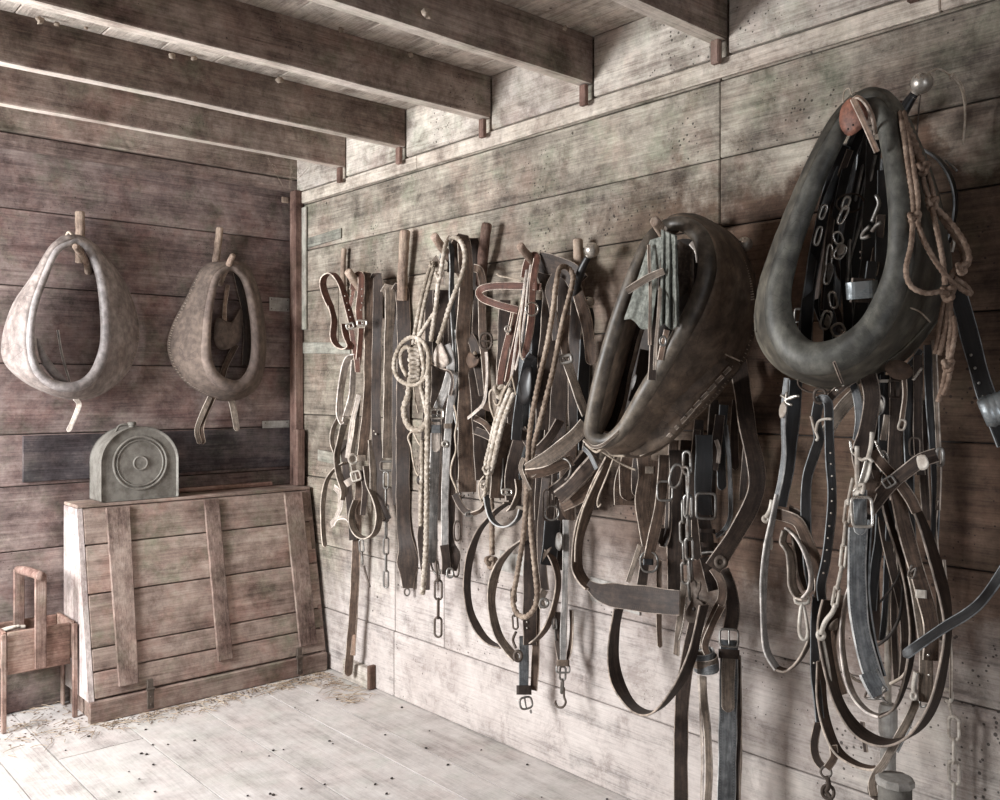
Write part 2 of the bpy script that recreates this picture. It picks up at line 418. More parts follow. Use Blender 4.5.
M['chestv']=wood('chest batten wood',2,srgb(80,64,58),srgb(138,119,110),srgb(178,161,150),tones=.08,tint=.5,holes=.35)
M['chestside_lit']=wood('chest side wood painted lit',2,srgb(140,126,122),srgb(190,178,174),srgb(222,212,208),tones=.06,holes=.3)  # paler than the other chest wood: window light painted into the side
M['tote']=wood('stand wood',0,srgb(84,62,55),srgb(148,120,108),srgb(186,164,152),tones=.10,holes=.3,tint=.6)
M['totev']=wood('stand leg wood',2,srgb(84,62,55),srgb(146,122,112),srgb(190,172,162),tones=.10,holes=.3,tint=.5)
M['peg']=wood('peg wood',2,srgb(110,94,84),srgb(166,147,132),srgb(206,190,176),tones=.1,holes=.2,figure=.5)
M['pegdark']=wood('dark peg wood',2,srgb(70,52,44),srgb(112,90,80),srgb(150,130,118),tones=.1,holes=.2,figure=.5)
E1=srgb(190,178,168)
L={}
def L_(k,nm,base,dust,edge,**kw):
    L[k]=(leather(nm,srgb(*base),srgb(*dust),**kw), leather(nm+' cut edge with painted highlight',srgb(*edge),srgb(*dust),crease=False,rough=.6,dustamt=.3,crack=0))  # pale cut edges, lightened further to paint in the edge highlight
L_('brown','dusty brown leather',(72,56,46),(112,95,82),(200,186,172),rough=.60,dustamt=.6,spec=.3)
L_('red','reddish brown leather',(86,55,45),(124,94,82),(214,198,184),rough=.55,dustamt=.4,spec=.3)
L_('dark','dark brown leather',(48,38,33),(82,69,60),(168,154,142),rough=.52,dustamt=.5,spec=.3)
L_('black','black harness leather',(18,17,18),(48,45,44),(140,144,146),rough=.34,dustamt=.4,spec=.5)
L_('blue','grey blue worn leather',(70,72,75),(132,134,134),(190,190,188),rough=.4,dustamt=.7,spec=.45)
L_('grey','grey dusty leather',(92,80,70),(140,128,116),(192,180,168),rough=.65,dustamt=.65,spec=.3)
L_('pale','pale stiffened leather',(158,146,136),(206,196,186),(228,218,210),rough=.65,dustamt=.6,spec=.3)
L_('silver','silvery dusty leather',(116,113,110),(180,176,172),(222,216,210),rough=.5,dustamt=.65,spec=.4)
L_('tan','tan raw leather',(136,112,96),(178,158,142),(200,184,170),rough=.6,dustamt=.5,spec=.3)
M['rim_dark']=leather('worn grey black collar rim',srgb(52,45,39),srgb(128,118,106),rough=.42,dustamt=.7,crease=False,scale=.7,spec=.5)
M['body_dark']=leather('dusty collar leather',srgb(84,70,59),srgb(132,116,101),rough=.62,dustamt=.7,crease=False,scale=.6,crack=.5)
M['rim_grey']=leather('grey green collar rim',srgb(48,47,44),srgb(118,117,109),rough=.48,dustamt=.75,crease=False,scale=.6,spec=.5)
M['body_grey']=leather('grey green collar side',srgb(62,58,51),srgb(116,111,99),rough=.55,dustamt=.7,crease=False,scale=.6,crack=.25)
M['lining']=leather('dark collar lining',srgb(40,34,31),srgb(70,62,56),rough=.7,dustamt=.5,crease=False)
M['rim_pale']=leather('pale worn collar rim',srgb(124,116,114),srgb(190,184,182),rough=.45,dustamt=.7,contrast=.4,crease=False,scale=.7)
M['body_pale']=leather('cracked tan collar leather',srgb(118,106,101),srgb(172,162,156),rough=.6,dustamt=.7,contrast=.4,crease=False,scale=.7,crack=.5)
M['rim_tan']=leather('faded canvas collar rim',srgb(96,82,76),srgb(136,122,112),rough=.75,dustamt=.7,contrast=.4,crease=False,scale=.7)
M['body_tan']=leather('faded canvas collar side',srgb(90,77,70),srgb(130,116,106),rough=.8,dustamt=.7,contrast=.4,crease=False,scale=.7,crack=.5)
M['patch']=leather('reddish leather patch',srgb(112,70,56),srgb(138,98,82),rough=.5,crease=False)
M['steel']=metal('dull harness steel',srgb(150,148,144),srgb(98,88,80),.38,.85)
M['bright']=metal('nickel plated metal',srgb(215,210,202),srgb(150,142,132),.22,.95)
M['iron']=metal('brown iron',srgb(104,94,86),srgb(72,60,52),.55,.6)
M['chainpale']=metal('whitened chain steel',srgb(206,199,188),srgb(158,146,134),.5,.15)
M['tin']=metal('weathered tin',srgb(128,124,117),srgb(96,91,84),.6,.15,.7)
M['tinlight']=metal('tin sheet',srgb(176,172,166),srgb(136,132,126),.6,.15,.6)
M['cup']=metal('silvery rolled metal',srgb(176,182,184),srgb(110,114,116),.35,.8)
M['rope']=fibre('pale hemp rope',srgb(150,138,124),srgb(212,202,190))
M['ropebrown']=fibre('brown hemp rope',srgb(122,102,88),srgb(166,146,130))
M['ropetan']=fibre('tan rope',srgb(128,112,99),srgb(176,160,144))
M['cloth']=fibre('grey denim cloth',srgb(104,106,100),srgb(150,152,144),scale=1.5)
M['clothdark']=fibre('dark felt',srgb(52,44,38),srgb(78,68,60),scale=1.5)
M['thread']=fibre('waxed thread',srgb(170,156,140),srgb(205,192,178))
M['nest']=fibre('mud nest',srgb(140,126,112),srgb(176,162,148))
M['straw']=fibre('dry straw',srgb(150,130,110),srgb(200,184,164))
M['dust']=fibre('brown floor dust',srgb(110,94,84),srgb(140,124,112))
# ---------------------------------------------------------------- the room
def R(): return random.random()*90
def boards_wall(name, plane, coord, a0, a1, seams, mat, thick, seamx=(), sign=1, kindlabel=None, hole=None):
    """horizontal boards; plane 'x' or 'y'; seams = z lines; seamx = [(row, pos)] butt joints"""
    mb=MB()
    for i in range(len(seams)-1):
        z0,z1=seams[i],seams[i+1]
        cuts=[a0]+sorted(p for r,p in seamx if r==i)+[a1]
        for q in range(len(cuts)-1):
            pa,pb=cuts[q],cuts[q+1]
            spans=[(pa,pb,z0,z1)]
            if hole:
                h0,h1,hz0,hz1=hole; spans=[]
                def sub(a,b,c,d):
                    if b-a>1e-4 and d-c>1e-4: spans.append((a,b,c,d))
                if z1<=hz0 or z0>=hz1 or pb<=h0 or pa>=h1: spans=[(pa,pb,z0,z1)]
                else:
                    sub(pa,min(pb,h0),z0,z1); sub(max(pa,h1),pb,z0,z1)
                    m0,m1=max(pa,h0),min(pb,h1); sub(m0,m1,z0,max(z0,hz0)); sub(m0,m1,min(z1,hz1),z1)
            r=R(); j=random.uniform(-.002,.002)
            for (a,b,c,d) in spans:
                g=.0018; A=coord+sign*j; Bq=coord+sign*thick
                if plane=='x': mb.box((A,a+g,c+g),(Bq,b-g,d-g),rnd=r,bev=.003)
                else: mb.box((a+g,A,c+g),(b-g,Bq,d-g),rnd=r,bev=.003)
    # dark sheathing behind so the gaps read as gaps
    t=.03
    def back(a,b,c,d):
        if b-a<1e-4 or d-c<1e-4: return
        if plane=='x': mb.box((coord+sign*thick,a,c),(coord+sign*(thick+t),b,d),mi=1)
        else: mb.box((a,coord+sign*thick,c),(b,coord+sign*(thick+t),d),mi=1)
    zs,ze=seams[0],seams[-1]
    if hole:
        h0,h1,hz0,hz1=hole; back(a0,h0,zs,ze); back(h1,a1,zs,ze); back(h0,h1,zs,max(zs,hz0)); back(h0,h1,hz1,ze)
    else: back(a0,a1,zs,ze)
    o=mb.build(name,[mat,M['lining']],origin=V((coord if plane=='x' else a0, a0 if plane=='x' else coord, 0)))
    return tag(o,None,None,kind='structure')
ySeam=W(720,200).y
boards_wall('wall_right','x',XW,YF,YB+.0,[0,.265,.545,.845,1.128,1.42,1.695,1.885,2.10,2.36],M['wall'],.02,
    [(7,ySeam),(6,ySeam),(0,W(394,660).y),(1,W(444,600).y),(1,W(395,600).y),(5,W(338,300).y),(8,1.5)])
boards_wall('wall_back','y',YB,XL,XW+.048,[0,.30,.62,.87,1.07,1.345,1.645,1.94,2.175,2.36],M['back'],.02,[(5,.2),(2,.4),(1,1.6)])
boards_wall('wall_left','x',XL,YF,YB,[0,.3,.6,.9,1.2,1.5,1.8,2.1,2.36],M['leftw'],.02,sign=-1,hole=(2.65,3.65,.85,1.95))
boards_wall('wall_front','y',YF,XL,XW,[0,.3,.6,.9,1.2,1.5,1.8,2.1,2.36],M['frontw'],.02,sign=-1,hole=(-.3,1.1,0,2.05))
# window frame (daylight from the left) and frame of an unseen doorway added for fill light
def frame(name, boxes, mat):
    mb=MB()
    for a,b in boxes: mb.box(a,b,rnd=R(),bev=.004)
    return tag(mb.build(name,[mat],origin=V(boxes[0][0])),None,None,kind='structure')
x0,x1=XL-.05,XL+.03
frame('window_1',[((x0,2.59,.79),(x1,2.65,2.01)),((x0,3.65,.79),(x1,3.71,2.01)),((x0,2.65,1.95),(x1,3.65,2.01)),((x0-.02,2.65,.79),(x1+.03,3.65,.85))],M['leftw'])
frame('added_doorway_1',[((-.36,YF-.05,0),(-.3,YF+.03,2.11)),((1.1,YF-.05,0),(1.16,YF+.03,2.11)),((-.3,YF-.05,2.05),(1.1,YF+.03,2.11))],M['frontw'])
# floor boards along y
mb=MB(); xs=[XL-.6,-.9,-.62,-.33,-.05,.22,.50,.78,.93,1.216,1.50,1.77,1.906,XW+.02]
for i in range(len(xs)-1):
    cuts=[YF-.6, random.uniform(0,1), random.uniform(1.4,3.6), YB+.018]
    for q in range(3):
        j=random.uniform(-.0012,.0); mb.box((xs[i]+.0026,cuts[q]+.0015,-.03),(xs[i+1]-.0026,cuts[q+1]-.001,j),rnd=R())
mb.box((XL-.6,YF-.6,-.06),(XW+.12,YB+.12,-.03),mi=1)
tag(mb.build('floor',[M['floor'],M['lining']],origin=V((0,0,0))),None,None,kind='structure')
# ceiling planks along y
mb=MB(); x=XL-.1
while x<XW+.02:
    w=random.uniform(.17,.25); e=min(x+w,XW+.05)
    mb.box((x+.001,YF-.1,ZC),(e-.001,YB+.04,ZC+.025),rnd=R(),bev=.003); x=e  # added fill light behind the camera, lifts the dark parts
mb.box((XL-.1,YF-.1,ZC+.025),(XW+.05,YB+.04,ZC+.05),mi=1)
tag(mb.build('ceiling',[M['ceil'],M['lining']],origin=V((0,0,ZC))),None,None,kind='structure')
# joists
BZ=2.203
beam_y=[-.6,-.08,.44,.95,1.49,1.985,2.475,2.985,3.425]
names={1.49:'fifth joist from the back wall, cut by the top edge',1.985:'dark joist fourth from the back wall, ending above the wall boards',2.475:'long dark joist third from the back wall with underside coloured as lit',
       2.985:'second grey brown joist from the back wall',3.425:'grey joist nearest to the back wall'}
BW={1.49:.055,1.985:.05,2.475:.055,2.985:.048,3.425:.045}
for y in beam_y:
    mb=MB(); r=R(); t=BW.get(y,.05); n=26
    xa,xb=XL,XW-.022
    # slightly waney joist: built in short lengths so its arris wanders
    ring=[]; vs=[]; fs=[]
    for i in range(n+1):
        x=xa+(xb-xa)*i/n
        dz=.004*noise.noise(V((x*2.1,y*5,1))); dy=.003*noise.noise(V((x*3,y*7,9)))
        pr=[(-t/2+dy,BZ+dz+.004),(-t/2+.004+dy,BZ+dz),(t/2-.004+dy,BZ+dz),(t/2+dy,BZ+dz+.004),(t/2,ZC-.001),(-t/2,ZC-.001)]
        vs+=[V((x,y+a,b)) for a,b in pr]
    for i in range(n):
        for j in range(6): fs.append((i*6+j,i*6+(j+1)%6,(i+1)*6+(j+1)%6,(i+1)*6+j))
    fs.append(tuple(range(6))); fs.append(tuple(n*6+j for j in range(6)))
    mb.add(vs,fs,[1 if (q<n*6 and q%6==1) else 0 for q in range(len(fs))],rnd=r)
    o=mb.build('ceiling_joist',[M['beam'],M['beambot_bounce']],origin=V((xa,y,BZ)))
    tag(o,names.get(y),'joist','ceiling joists',kind='structure' if y not in names else None)
    if y in names: o['kind']='structure'
# ledger along the right wall, studs' ends, blocking between joists
mb=MB(); cur=YF
for e in (.9,2.9,YB-.06):
    mb.box((XW-.014,cur,2.105),(XW-.001,e-.002,2.158),rnd=R(),bev=.003); cur=e
tag(mb.build('trim_1',[M['ledger']],origin=V((XW,YF,2.1))),None,None,kind='structure')
mb=MB()
for i,y in enumerate(beam_y[:-1]+[]):
    a=y+BW.get(y,.05)/2+.002; b=beam_y[i+1]-BW.get(beam_y[i+1],.05)/2-.002
    mb.box((XW-.020,a,2.162),(XW-.0005,b,ZC-.001),rnd=R(),bev=.003)
mb.box((XW-.020,3.46,2.162),(XW-.0005,YB-.057,ZC-.001),rnd=R(),bev=.003)
tag(mb.build('trim_2',[M['block']],origin=V((XW,YF,2.2))),None,None,kind='structure')
for k,y in enumerate(beam_y[2:]):
    mb=MB(); mb.box((XW-.046,y-.014,2.135),(XW-.0275,y+.012,BZ-.002),rnd=R(),bev=.003)
    tag(mb.build('trim_%d'%(k+3),[M['post']]),None,None,kind='structure')
# plate and ledge along the back wall
mb=MB(); mb.box((XL,YB-.055,2.225),(XW-.001,YB-.001,ZC-.001),rnd=R(),bev=.004)
tag(mb.build('trim_20',[M['beam']]),None,None,kind='structure')
mb=MB(); mb.box((XL,YB-.034,2.165),(XW-.001,YB-.001,2.221),rnd=R(),bev=.004)
tag(mb.build('trim_21',[M['frontw']]),None,None,kind='structure')
# blackened board on the back wall
mb=MB(); a=B(22,440); b=B(289,440); mb.box((a.x,YB-.014,.885),(b.x,YB-.0025,1.065),rnd=R(),bev=.002)
tag(mb.build('trim_22',[M['backdark']]),None,None,kind='structure')
# corner post (reddish), short stub and grey lath
mb=MB(); mb.box((XW-.046,YB-.092,.0),(XW-.003,YB-.036,2.164),rnd=R(),bev=.004)
tag(mb.build('trim_23',[M['post']]),None,None,kind='structure')
mb=MB(); mb.box((XW-.060,YB-.130,.802),(XW-.018,YB-.095,1.06),rnd=R(),bev=.004)
o=mb.build('wood_offcut',[M['post']]); tag(o,'short reddish wood offcut standing on the chest top against the corner post','offcut')
mb=MB(); p=W(303,300); q=W(307,300); mb.box((XW-.014,q.y-.01,W(303,330).z),(XW-.003,p.y+.02,2.085),rnd=R(),bev=.002)
tag(mb.build('trim_24',[M['greylath']]),None,None,kind='structure')
def strip_on_wall(px0,py0,px1,py1,h,mat,name,label,cat,off=.006):
    a=W(px0,py0,off); b=W(px1,py1,off); mb=MB()
    def c(p,dz,dx): return V((XW-.0022-dx,p.y,p.z+dz))
    mb.hexa([c(b,-h/2,off),c(b,-h/2,0),c(a,-h/2,off),c(a,-h/2,0),c(b,h/2,off),c(b,h/2,0),c(a,h/2,off),c(a,h/2,0)],rnd=R(),bev=.0015)
    o=mb.build(name,[mat]); return tag(o,label,cat)
strip_on_wall(308,243,341,233,.045,M['greylathy'],'lath_patch','grey green lath patch high on the right wall beside the corner','patch')
strip_on_wall(303,348,350,348,.05,M['greylathy'],'lath_patch','grey green lath patch on the right wall behind the stiff pale halter','patch')
strip_on_wall(318,455,352,462,.05,M['greylathy'],'lath_patch','faded grey lath patch low on the right wall above the chest corner','patch')
strip_on_wall(590,588,640,603,.075,M['tinlight'],'tin_patch','long tin strip nailed on the right wall behind the big strap loop','patch')
strip_on_wall(500,560,528,567,.07,M['tinlight'],'tin_patch','pale tin piece nailed on the wall behind the hanging leather hoops','patch')
def patch_back(px0,py0,px1,py1,label):
    a=B(px0,py0,0); b=B(px1,py1,0); mb=MB(); mb.box((a.x,YB-.0055,a.z),(b.x,YB-.0025,b.z),bev=.001)
    for (u,v) in ((.1,.15),(.9,.15),(.1,.85),(.9,.85)):
        ball(mb,(a.x+(b.x-a.x)*u,YB-.006,a.z+(b.z-a.z)*v),.003,1,8)
    tag(mb.build('tin_patch',[M['tinlight'],M['iron']]),label,'patch')
patch_back(269,297,289,312,'small tin square nailed on the back wall right of the smaller collar')
patch_back(262,421,289,434,'small tin rectangle nailed on the back wall just above the chest corner')
def nest(p,r,label,sc=(1,.6,.8)):
    mb=MB(); ball(mb,p,r*.85,0,14,sc,.9); tag(mb.build('mud_nest',[M['nest']],smooth=True,fix=False),label,'mud nest','mud nests on the joists')
def onjoist(px,py,y):
    d=ray(px,py); return CAM+d*(y/d.y)
for px,py,y,r,l in [(40,20,2.93,.014,'largest pale mud nest at the top left of the second joist'),(57,24,2.93,.009,'small pale mud nest just right of the largest one at top left'),
    (86,28,2.93,.007,'tiny mud nest third from the left under the ceiling planks'),(172,56,2.93,.013,'greenish mud nest at the middle of the second joist top'),(194,58,2.93,.011,'pale mud nest at the joist top right of the greenish one'),
    (280,80,2.93,.016,'round mud nest under the long dark joist'),(427,13,1.915,.018,'round pale mud nest on the dark joist near the top edge'),
    (411,55,2.42,.012,'mud nest at the top of the long dark joist'),(341,30,2.42,.011,'flat mud nest on top of the long dark joist by the ceiling'),(565,28,1.915,.010,'mud nest at the ceiling above the fourth joist end'),
    (154,162,3.88,.012,'pale lump on the back wall ledge'),(198,199,3.905,.010,'pale knot of mud on the top back wall board')]:
    nest(onjoist(px,py,y),r,l)
p=W(490,90,.0); p=onjoist(489,90,2.42)
# nails / wooden pegs in the top board of back wall
for px,py,l in [(285,200,'small pale wooden plug at the right end of the top back wall board')]:
    q=B(px,py,.004); mb=MB(); mb.box(q-V((.018,.004,.014)),q+V((.018,.0015,.014)),bev=.003,rnd=R()); tag(mb.build('wood_plug',[M['peg']]),l,'plug')
# end block at the foot of the right wall
a=W(349,672,0); b=W(374,684,0); mb=MB()
mb.box((XW-.034,b.y,0.001),(XW-.0025,a.y,.085),rnd=R(),bev=.004); mb.box((XW-.036,b.y-.018,0.001),(XW-.0025,b.y-.001,.10),1,rnd=R(),bev=.003)
tag(mb.build('wall_foot_block',[M['block'],M['pegdark']]),'short pale block with dark end at the foot of the right wall beside the chest','block')
# ---------------------------------------------------------------- feed chest
cx0,cx1=1.112,2.12
zt=.787; zb=.085; yt=3.705; yb=3.565; yw=YB-.018
ch=thing('feed_chest','large slant fronted wooden feed chest with vertical battens in the back corner','chest',V((1.6,3.7,0)))
mb=MB()   # plinth
mb.box((cx0,yb-.012,.001),(cx1,yb+.012,zb-.004),rnd=R(),bev=.004)
mb.box((cx0+.02,yb+.012,.001),(cx1-.02,yw,zb-.004),rnd=R(),bev=.002)
mb.build('plinth',[M['chest']],ch)
def fy(z): return yt+(yb-yt)*(zt-z)/(zt-zb)
fr=[0,.20,.46,.74,.86,1.0]   # board joints from the top
zz=[zt-(zt-zb)*f for f in fr]
mb=MB()
for i in range(5):
    z1,z0=zz[i],zz[i+1]; g=.0022
    tilt=.0
    c=[]
    for z in (z0+g,z1-g):
        for dy in (0,.02):
            for x in (cx0+.022,cx1): c.append(V((x,fy(z)+dy+random.uniform(-.001,.001),z)))
    mb.hexa(c,rnd=R(),bev=.0035)
mb.build('front_boards',[M['chest']],ch)
mb=MB()  # left side panel: cut to the slope
def panel(x0_,x1_):
    P=[(yb,zb-.004),(yt,zt),(yw,zt),(yw,zb-.004)]
    a=[V((x0_,y,z)) for y,z in P]; b=[V((x1_,y,z)) for y,z in P]
    mb.add(a+b,[(0,1,2,3),(7,6,5,4),(0,4,5,1),(1,5,6,2),(2,6,7,3),(3,7,4,0)],0,rnd=R())
panel(cx0,cx0+.02); mb.build('side_panel',[M['chestside_lit']],ch)
mb=MB(); panel(cx1-.021,cx1-.001); mb.build('side_panel',[M['chestv']],ch)
mb=MB(); mb.box((cx0,yt-.002,zt+.001),(cx1,yw,zt+.014),rnd=R(),bev=.003); mb.build('top_board',[M['chest']],ch)
bt=[((.105,.128),(.117,.137),.0,.955,.048),((.203,.217),(.218,.232),.0,.955,.030),((.283,.301),(.300,.316),.0,.93,.048)]
for (t0,t1),(b0,b1),f0,f1,wd_ in [((105,129),(118,138),.0,.955,0),((203,218),(217,232),.0,.93,0),((283,301),(299,316),.0,.945,0)]:
    mb=MB(); c=[]
    def xat(px,z,y):
        d=ray(px,400); return d.x/d.y*y
    z1=zt-.004; z0=zt-(zt-zb)*f1
    for z,(l,r_) in ((z0,(b0,b1)),(z1,(t0,t1))):
        for dy in (-.013,-.0005):
            for px in (l,r_): c.append(V((xat(px,z,fy(z)),fy(z)+dy,z)))
    mb.hexa(c,rnd=R(),bev=.003)
    # slim chamfer nails
    bt_=mb.build('batten',[M['chestv']],ch)
for px in (149,298):
    mb=MB(); x=xat(px,.1,yb)
    mb.box((x-.013,yb-.020,.012),(x+.013,yb-.0125,zb+.0),bev=.002)
    mb.box((x-.011,yb-.0165,zb+.004),(x+.011,yb-.006,.125),bev=.001)
    tube(mb,[(x-.015,yb-.016,zb+.002,.006),(x+.015,yb-.016,zb+.002,.006)],mi=0)
    for z in (.03,.06): ball(mb,(x,yb-.021,z),.0035,0,8)
    mb.build('hinge',[M['iron']],ch)
# lath lying on the chest
mb=MB(); mb.box((1.42,yw-.035,zt+.017),(2.0,yw-.004,zt+.034),rnd=R(),bev=.003)
tag(mb.build('wood_lath',[M['tote']]),'long reddish lath lying along the back of the chest top','lath')
# tin canister
def at_y(px,py,y): d=ray(px,py); return CAM+d*(y/d.y)
ty0=yt+.006; l=at_y(101.5,499,ty0); r_=at_y(178,497,ty0); tw_=r_.x-l.x; th_=at_y(140,427,ty0).z-(zt+.0165); td=.135; z0=zt+.0168
can=thing('tin_canister','round shouldered tin canister with pressed rings on the chest top','canister',V(((l.x+r_.x)/2,ty0+td/2,z0)))
mb=MB(); prof=[]; rr=tw_/2; cxm=(l.x+r_.x)/2; zs=z0+th_-rr*.93
for i in range(33):
    a=PI*i/32; prof.append((cxm+rr*math.cos(a), zs+rr*.93*math.sin(a)))
prof=[(cxm+rr,z0+.004),(cxm+rr-.004,z0)][::-1]+prof+[(cxm-rr,z0+.004),(cxm-rr+.004,z0)]
n=len(prof); cc=(cxm, (z0+zs)/2+.03)
lay=[(ty0+.006,.965),(ty0,1.0),(ty0-.003,1.012),(ty0,1.0+.0),(ty0+.01,1.0),(ty0+td-.01,1.0),(ty0+td,1.0),(ty0+td+.003,1.012),(ty0+td,1.0),(ty0+td-.006,.965)]
vs=[];fs=[]
for y,s in lay:
    for (x,z) in prof: vs.append(V((cxm+(x-cxm)*s, y, z0+.0+(z-z0-.06)*s+.06)))
for i in range(len(lay)-1):
    for j in range(n): fs.append((i*n+j,i*n+(j+1)%n,(i+1)*n+(j+1)%n,(i+1)*n+j))
fs.append(tuple(range(n))); fs.append(tuple((len(lay)-1)*n+j for j in range(n)))
mb.add(vs,fs); mb.build('tank',[M['tin']],can)
mb=MB(); fc=at_y(141,463,ty0)
def torus(mb,c,axis,R_,r,seg=40,sg=8,mi=0,a0=0,a1=2*PI):
    axis=V(axis).normalized(); ref=V((0,0,1)) if abs(axis.z)<.9 else V((1,0,0)); a=(ref-axis*ref.dot(axis)).normalized(); b=axis.cross(a)
    full=abs(a1-a0-2*PI)<1e-6; k=seg
    P=[tuple(V(c)+a*(R_*math.cos(a0+(a1-a0)*i/k))+b*(R_*math.sin(a0+(a1-a0)*i/k)))+(r,) for i in range(k if full else k+1)]
    tube(mb,P,closed=full,seg=sg,step=1,mi=mi)
torus(mb,(fc.x,ty0+.005,fc.z),(0,1,0),27/918*fc.dot(FW)*.97,.005)
torus(mb,(fc.x,ty0+.005,fc.z),(0,1,0),24/918*fc.dot(FW)*.95,.003)
lathe(mb,(fc.x,ty0+.012,fc.z),(0,-1,0),[(.030,0),(.030,.010),(.027,.0125),(.022,.010),(.012,.010),(.002,.011)])
mb.build('pressed_rings',[M['tin']],can)
tp=V((cxm-.012,ty0+td*.5,z0+th_-.004)); mb=MB(); lathe(mb,tp,(0,0,1),[(.012,0),(.012,.008),(.017,.009),(.017,.020),(.013,.023),(.002,.024)])
mb.build('screw_cap',[M['tin']],can)
mb=MB(); q=V((cxm-.045,ty0+td*.5,z0+th_-.010)); tube(mb,[(q.x-.035,q.y-.01,q.z-.012,.005),(q.x-.015,q.y,q.z+.014,.005),(q.x+.015,q.y,q.z+.018,.005),(q.x+.04,q.y+.005,q.z+.004,.005)])
mb.build('carry_handle',[M['tin']],can)
# ---------------------------------------------------------------- legged tool stand at the left
sy0=3.685; sy1=YB-.012; sx1=1.100; sx0=.85; bz0=.205; bz1=.36
st=thing('tool_stand','open topped wooden tool box on tall legs with arched carrying handle','tool stand',V((1.0,3.8,0)))
def bx(name,a,b,mat,bev=.003):
    mb=MB(); mb.box(a,b,rnd=R(),bev=bev); return mb.build(name,[mat],st)
bx('front_board',(sx0+.016,sy0,bz0),(sx1-.016,sy0+.016,bz1),M['tote'])
bx('back_board',(sx0+.016,sy1-.016,bz0),(sx1-.016,sy1,bz1),M['tote'])
bx('end_board',(sx1-.0155,sy0+.001,bz0+.02),(sx1-.0005,sy1,bz1+.004),M['tote'])
bx('end_board',(sx0+.0005,sy0+.001,bz0+.02),(sx0+.0155,sy1,bz1+.004),M['tote'])
bx('bottom_board',(sx0+.016,sy0+.0165,bz0+.004),(sx1-.016,sy1-.0165,bz0+.016),M['tote'])
for x in (sx1-.012,sx0-.006):
    for y in (sy0-.0135,sy1-.016):
        bx('leg',(x,y,.001),(x+.018,y+.013 if y<3.8 else y+.0155,bz1-.003),M['totev']) if y<3.8 else None
for x in (sx1,sx0-.018):
    bx('leg',(x,sy1-.03,.001),(x+.010 if x>1 else x+.0175,sy1-.002,bz1-.003),M['totev'])
hx=at_y(40,573,sy0).x; hz=at_y(40,573,sy0).z
bx('handle_upright',(hx-.020,sy0-.0135,bz0+.005),(hx+.020,sy0-.0005,hz-.004),M['totev'])
bx('handle_upright',(hx-.050,sy1-.030,bz0+.03),(hx-.012,sy1-.0165,hz-.004),M['totev'])
mb=MB(); tube(mb,[(hx,sy0-.018,hz-.010,.0165),(hx-.014,(sy0+sy1)/2,hz-.008,.018),(hx-.031,sy1-.012,hz-.010,.0165)],seg=14); mb.build('handle_bar',[M['totev']],st,smooth=True)
# small metal tool in the box
p=at_y(12,631,sy0+.06); tl=thing('pliers','small pale metal pliers lying on top of the tool box','tool',p)
p.z=bz1-.004
for s in (-1,1):
    mb=MB(); tube(mb,[(p.x-.05,p.y+s*.012,p.z,.005),(p.x,p.y+s*.010,p.z+.006,.006),(p.x+.02,p.y,p.z+.006,.006),(p.x+.045,p.y-s*.004,p.z+.002,.007)]); mb.build('jaw',[M['chainpale']],tl,smooth=True)
mb=MB(); ball(mb,(p.x+.02,p.y,p.z+.008),.010,0,12,(1,1,.6)); mb.build('rivet',[M['chainpale']],tl,smooth=True)
p2=at_y(30,628,sy0+.1)
mb=MB(); tube(mb,[(sx0+.05,sy0+.10,bz0+.03,.008),(sx0+.16,sy0+.12,bz0+.10,.008)],seg=10)
tag(mb.build('iron_bar',[M['iron']],smooth=True),'short dark iron bar leaning inside the tool box','iron bar')
# straw and dust along the foot of the chest
mb=MB()
for i in range(420):
    x=random.uniform(.80,2.1); y=yb-.03-abs(random.gauss(0,.055)) if x>1.15 else random.uniform(3.42,3.9)
    if random.random()<.25: x=random.uniform(1.95,2.1); y=random.uniform(3.1,3.6)
    a=random.uniform(0,PI); Ls=random.uniform(.01,.045); d=V((math.cos(a),math.sin(a),0))*Ls
    z=.0035+random.uniform(0,.004)
    if x-abs(d.x)<.8 or x+abs(d.x)>2.1: continue
    if x>1.10 and y+abs(d.y)>yb-.02: continue
    tube(mb,[(x-d.x,y-d.y,z,.0011),(x,y,z+random.uniform(0,.006),.0012),(x+d.x,y+d.y,z,.0011)],seg=4,step=.02)
tag(mb.build('straw_litter',[M['straw']],origin=V((1.2,3.5,0)),fix=False),'brown straw stalks littered on the floor along the chest foot','straw',kind='stuff')
mb=MB()
for i in range(500):
    x=random.uniform(.82,2.1); y=yb-.025-abs(random.gauss(0,.05)) if x>1.13 else random.uniform(3.5,3.88)
    r=random.uniform(.001,.003)
    if x<1.15: r*=1.2
    ball(mb,(x,y,.0012),r,0,6,(1.6,1.6,.35))
tag(mb.build('dirt_crumbs',[M['dust']],origin=V((1.2,3.5,0)),fix=False),'brown dirt crumbs gathered on the floor before the chest and under the tool stand','dirt',kind='stuff')
mb=MB()
for i in range(70):
    d=None; px=random.uniform(60,640); py=random.uniform(690,800)
    d=ray(px,py); q=CAM+d*(CAMZ/-d.z)
    if q.x>2.1 or q.y>yb-.05: continue
    ball(mb,(q.x,q.y,.0025),random.uniform(.0025,.0055),0,6,(1.2,1,.6),.5)
tag(mb.build('dark_droppings',[M['lining']],origin=V((1,2.5,0)),fix=False),'small dark droppings scattered on the pale floor boards','droppings',kind='stuff')
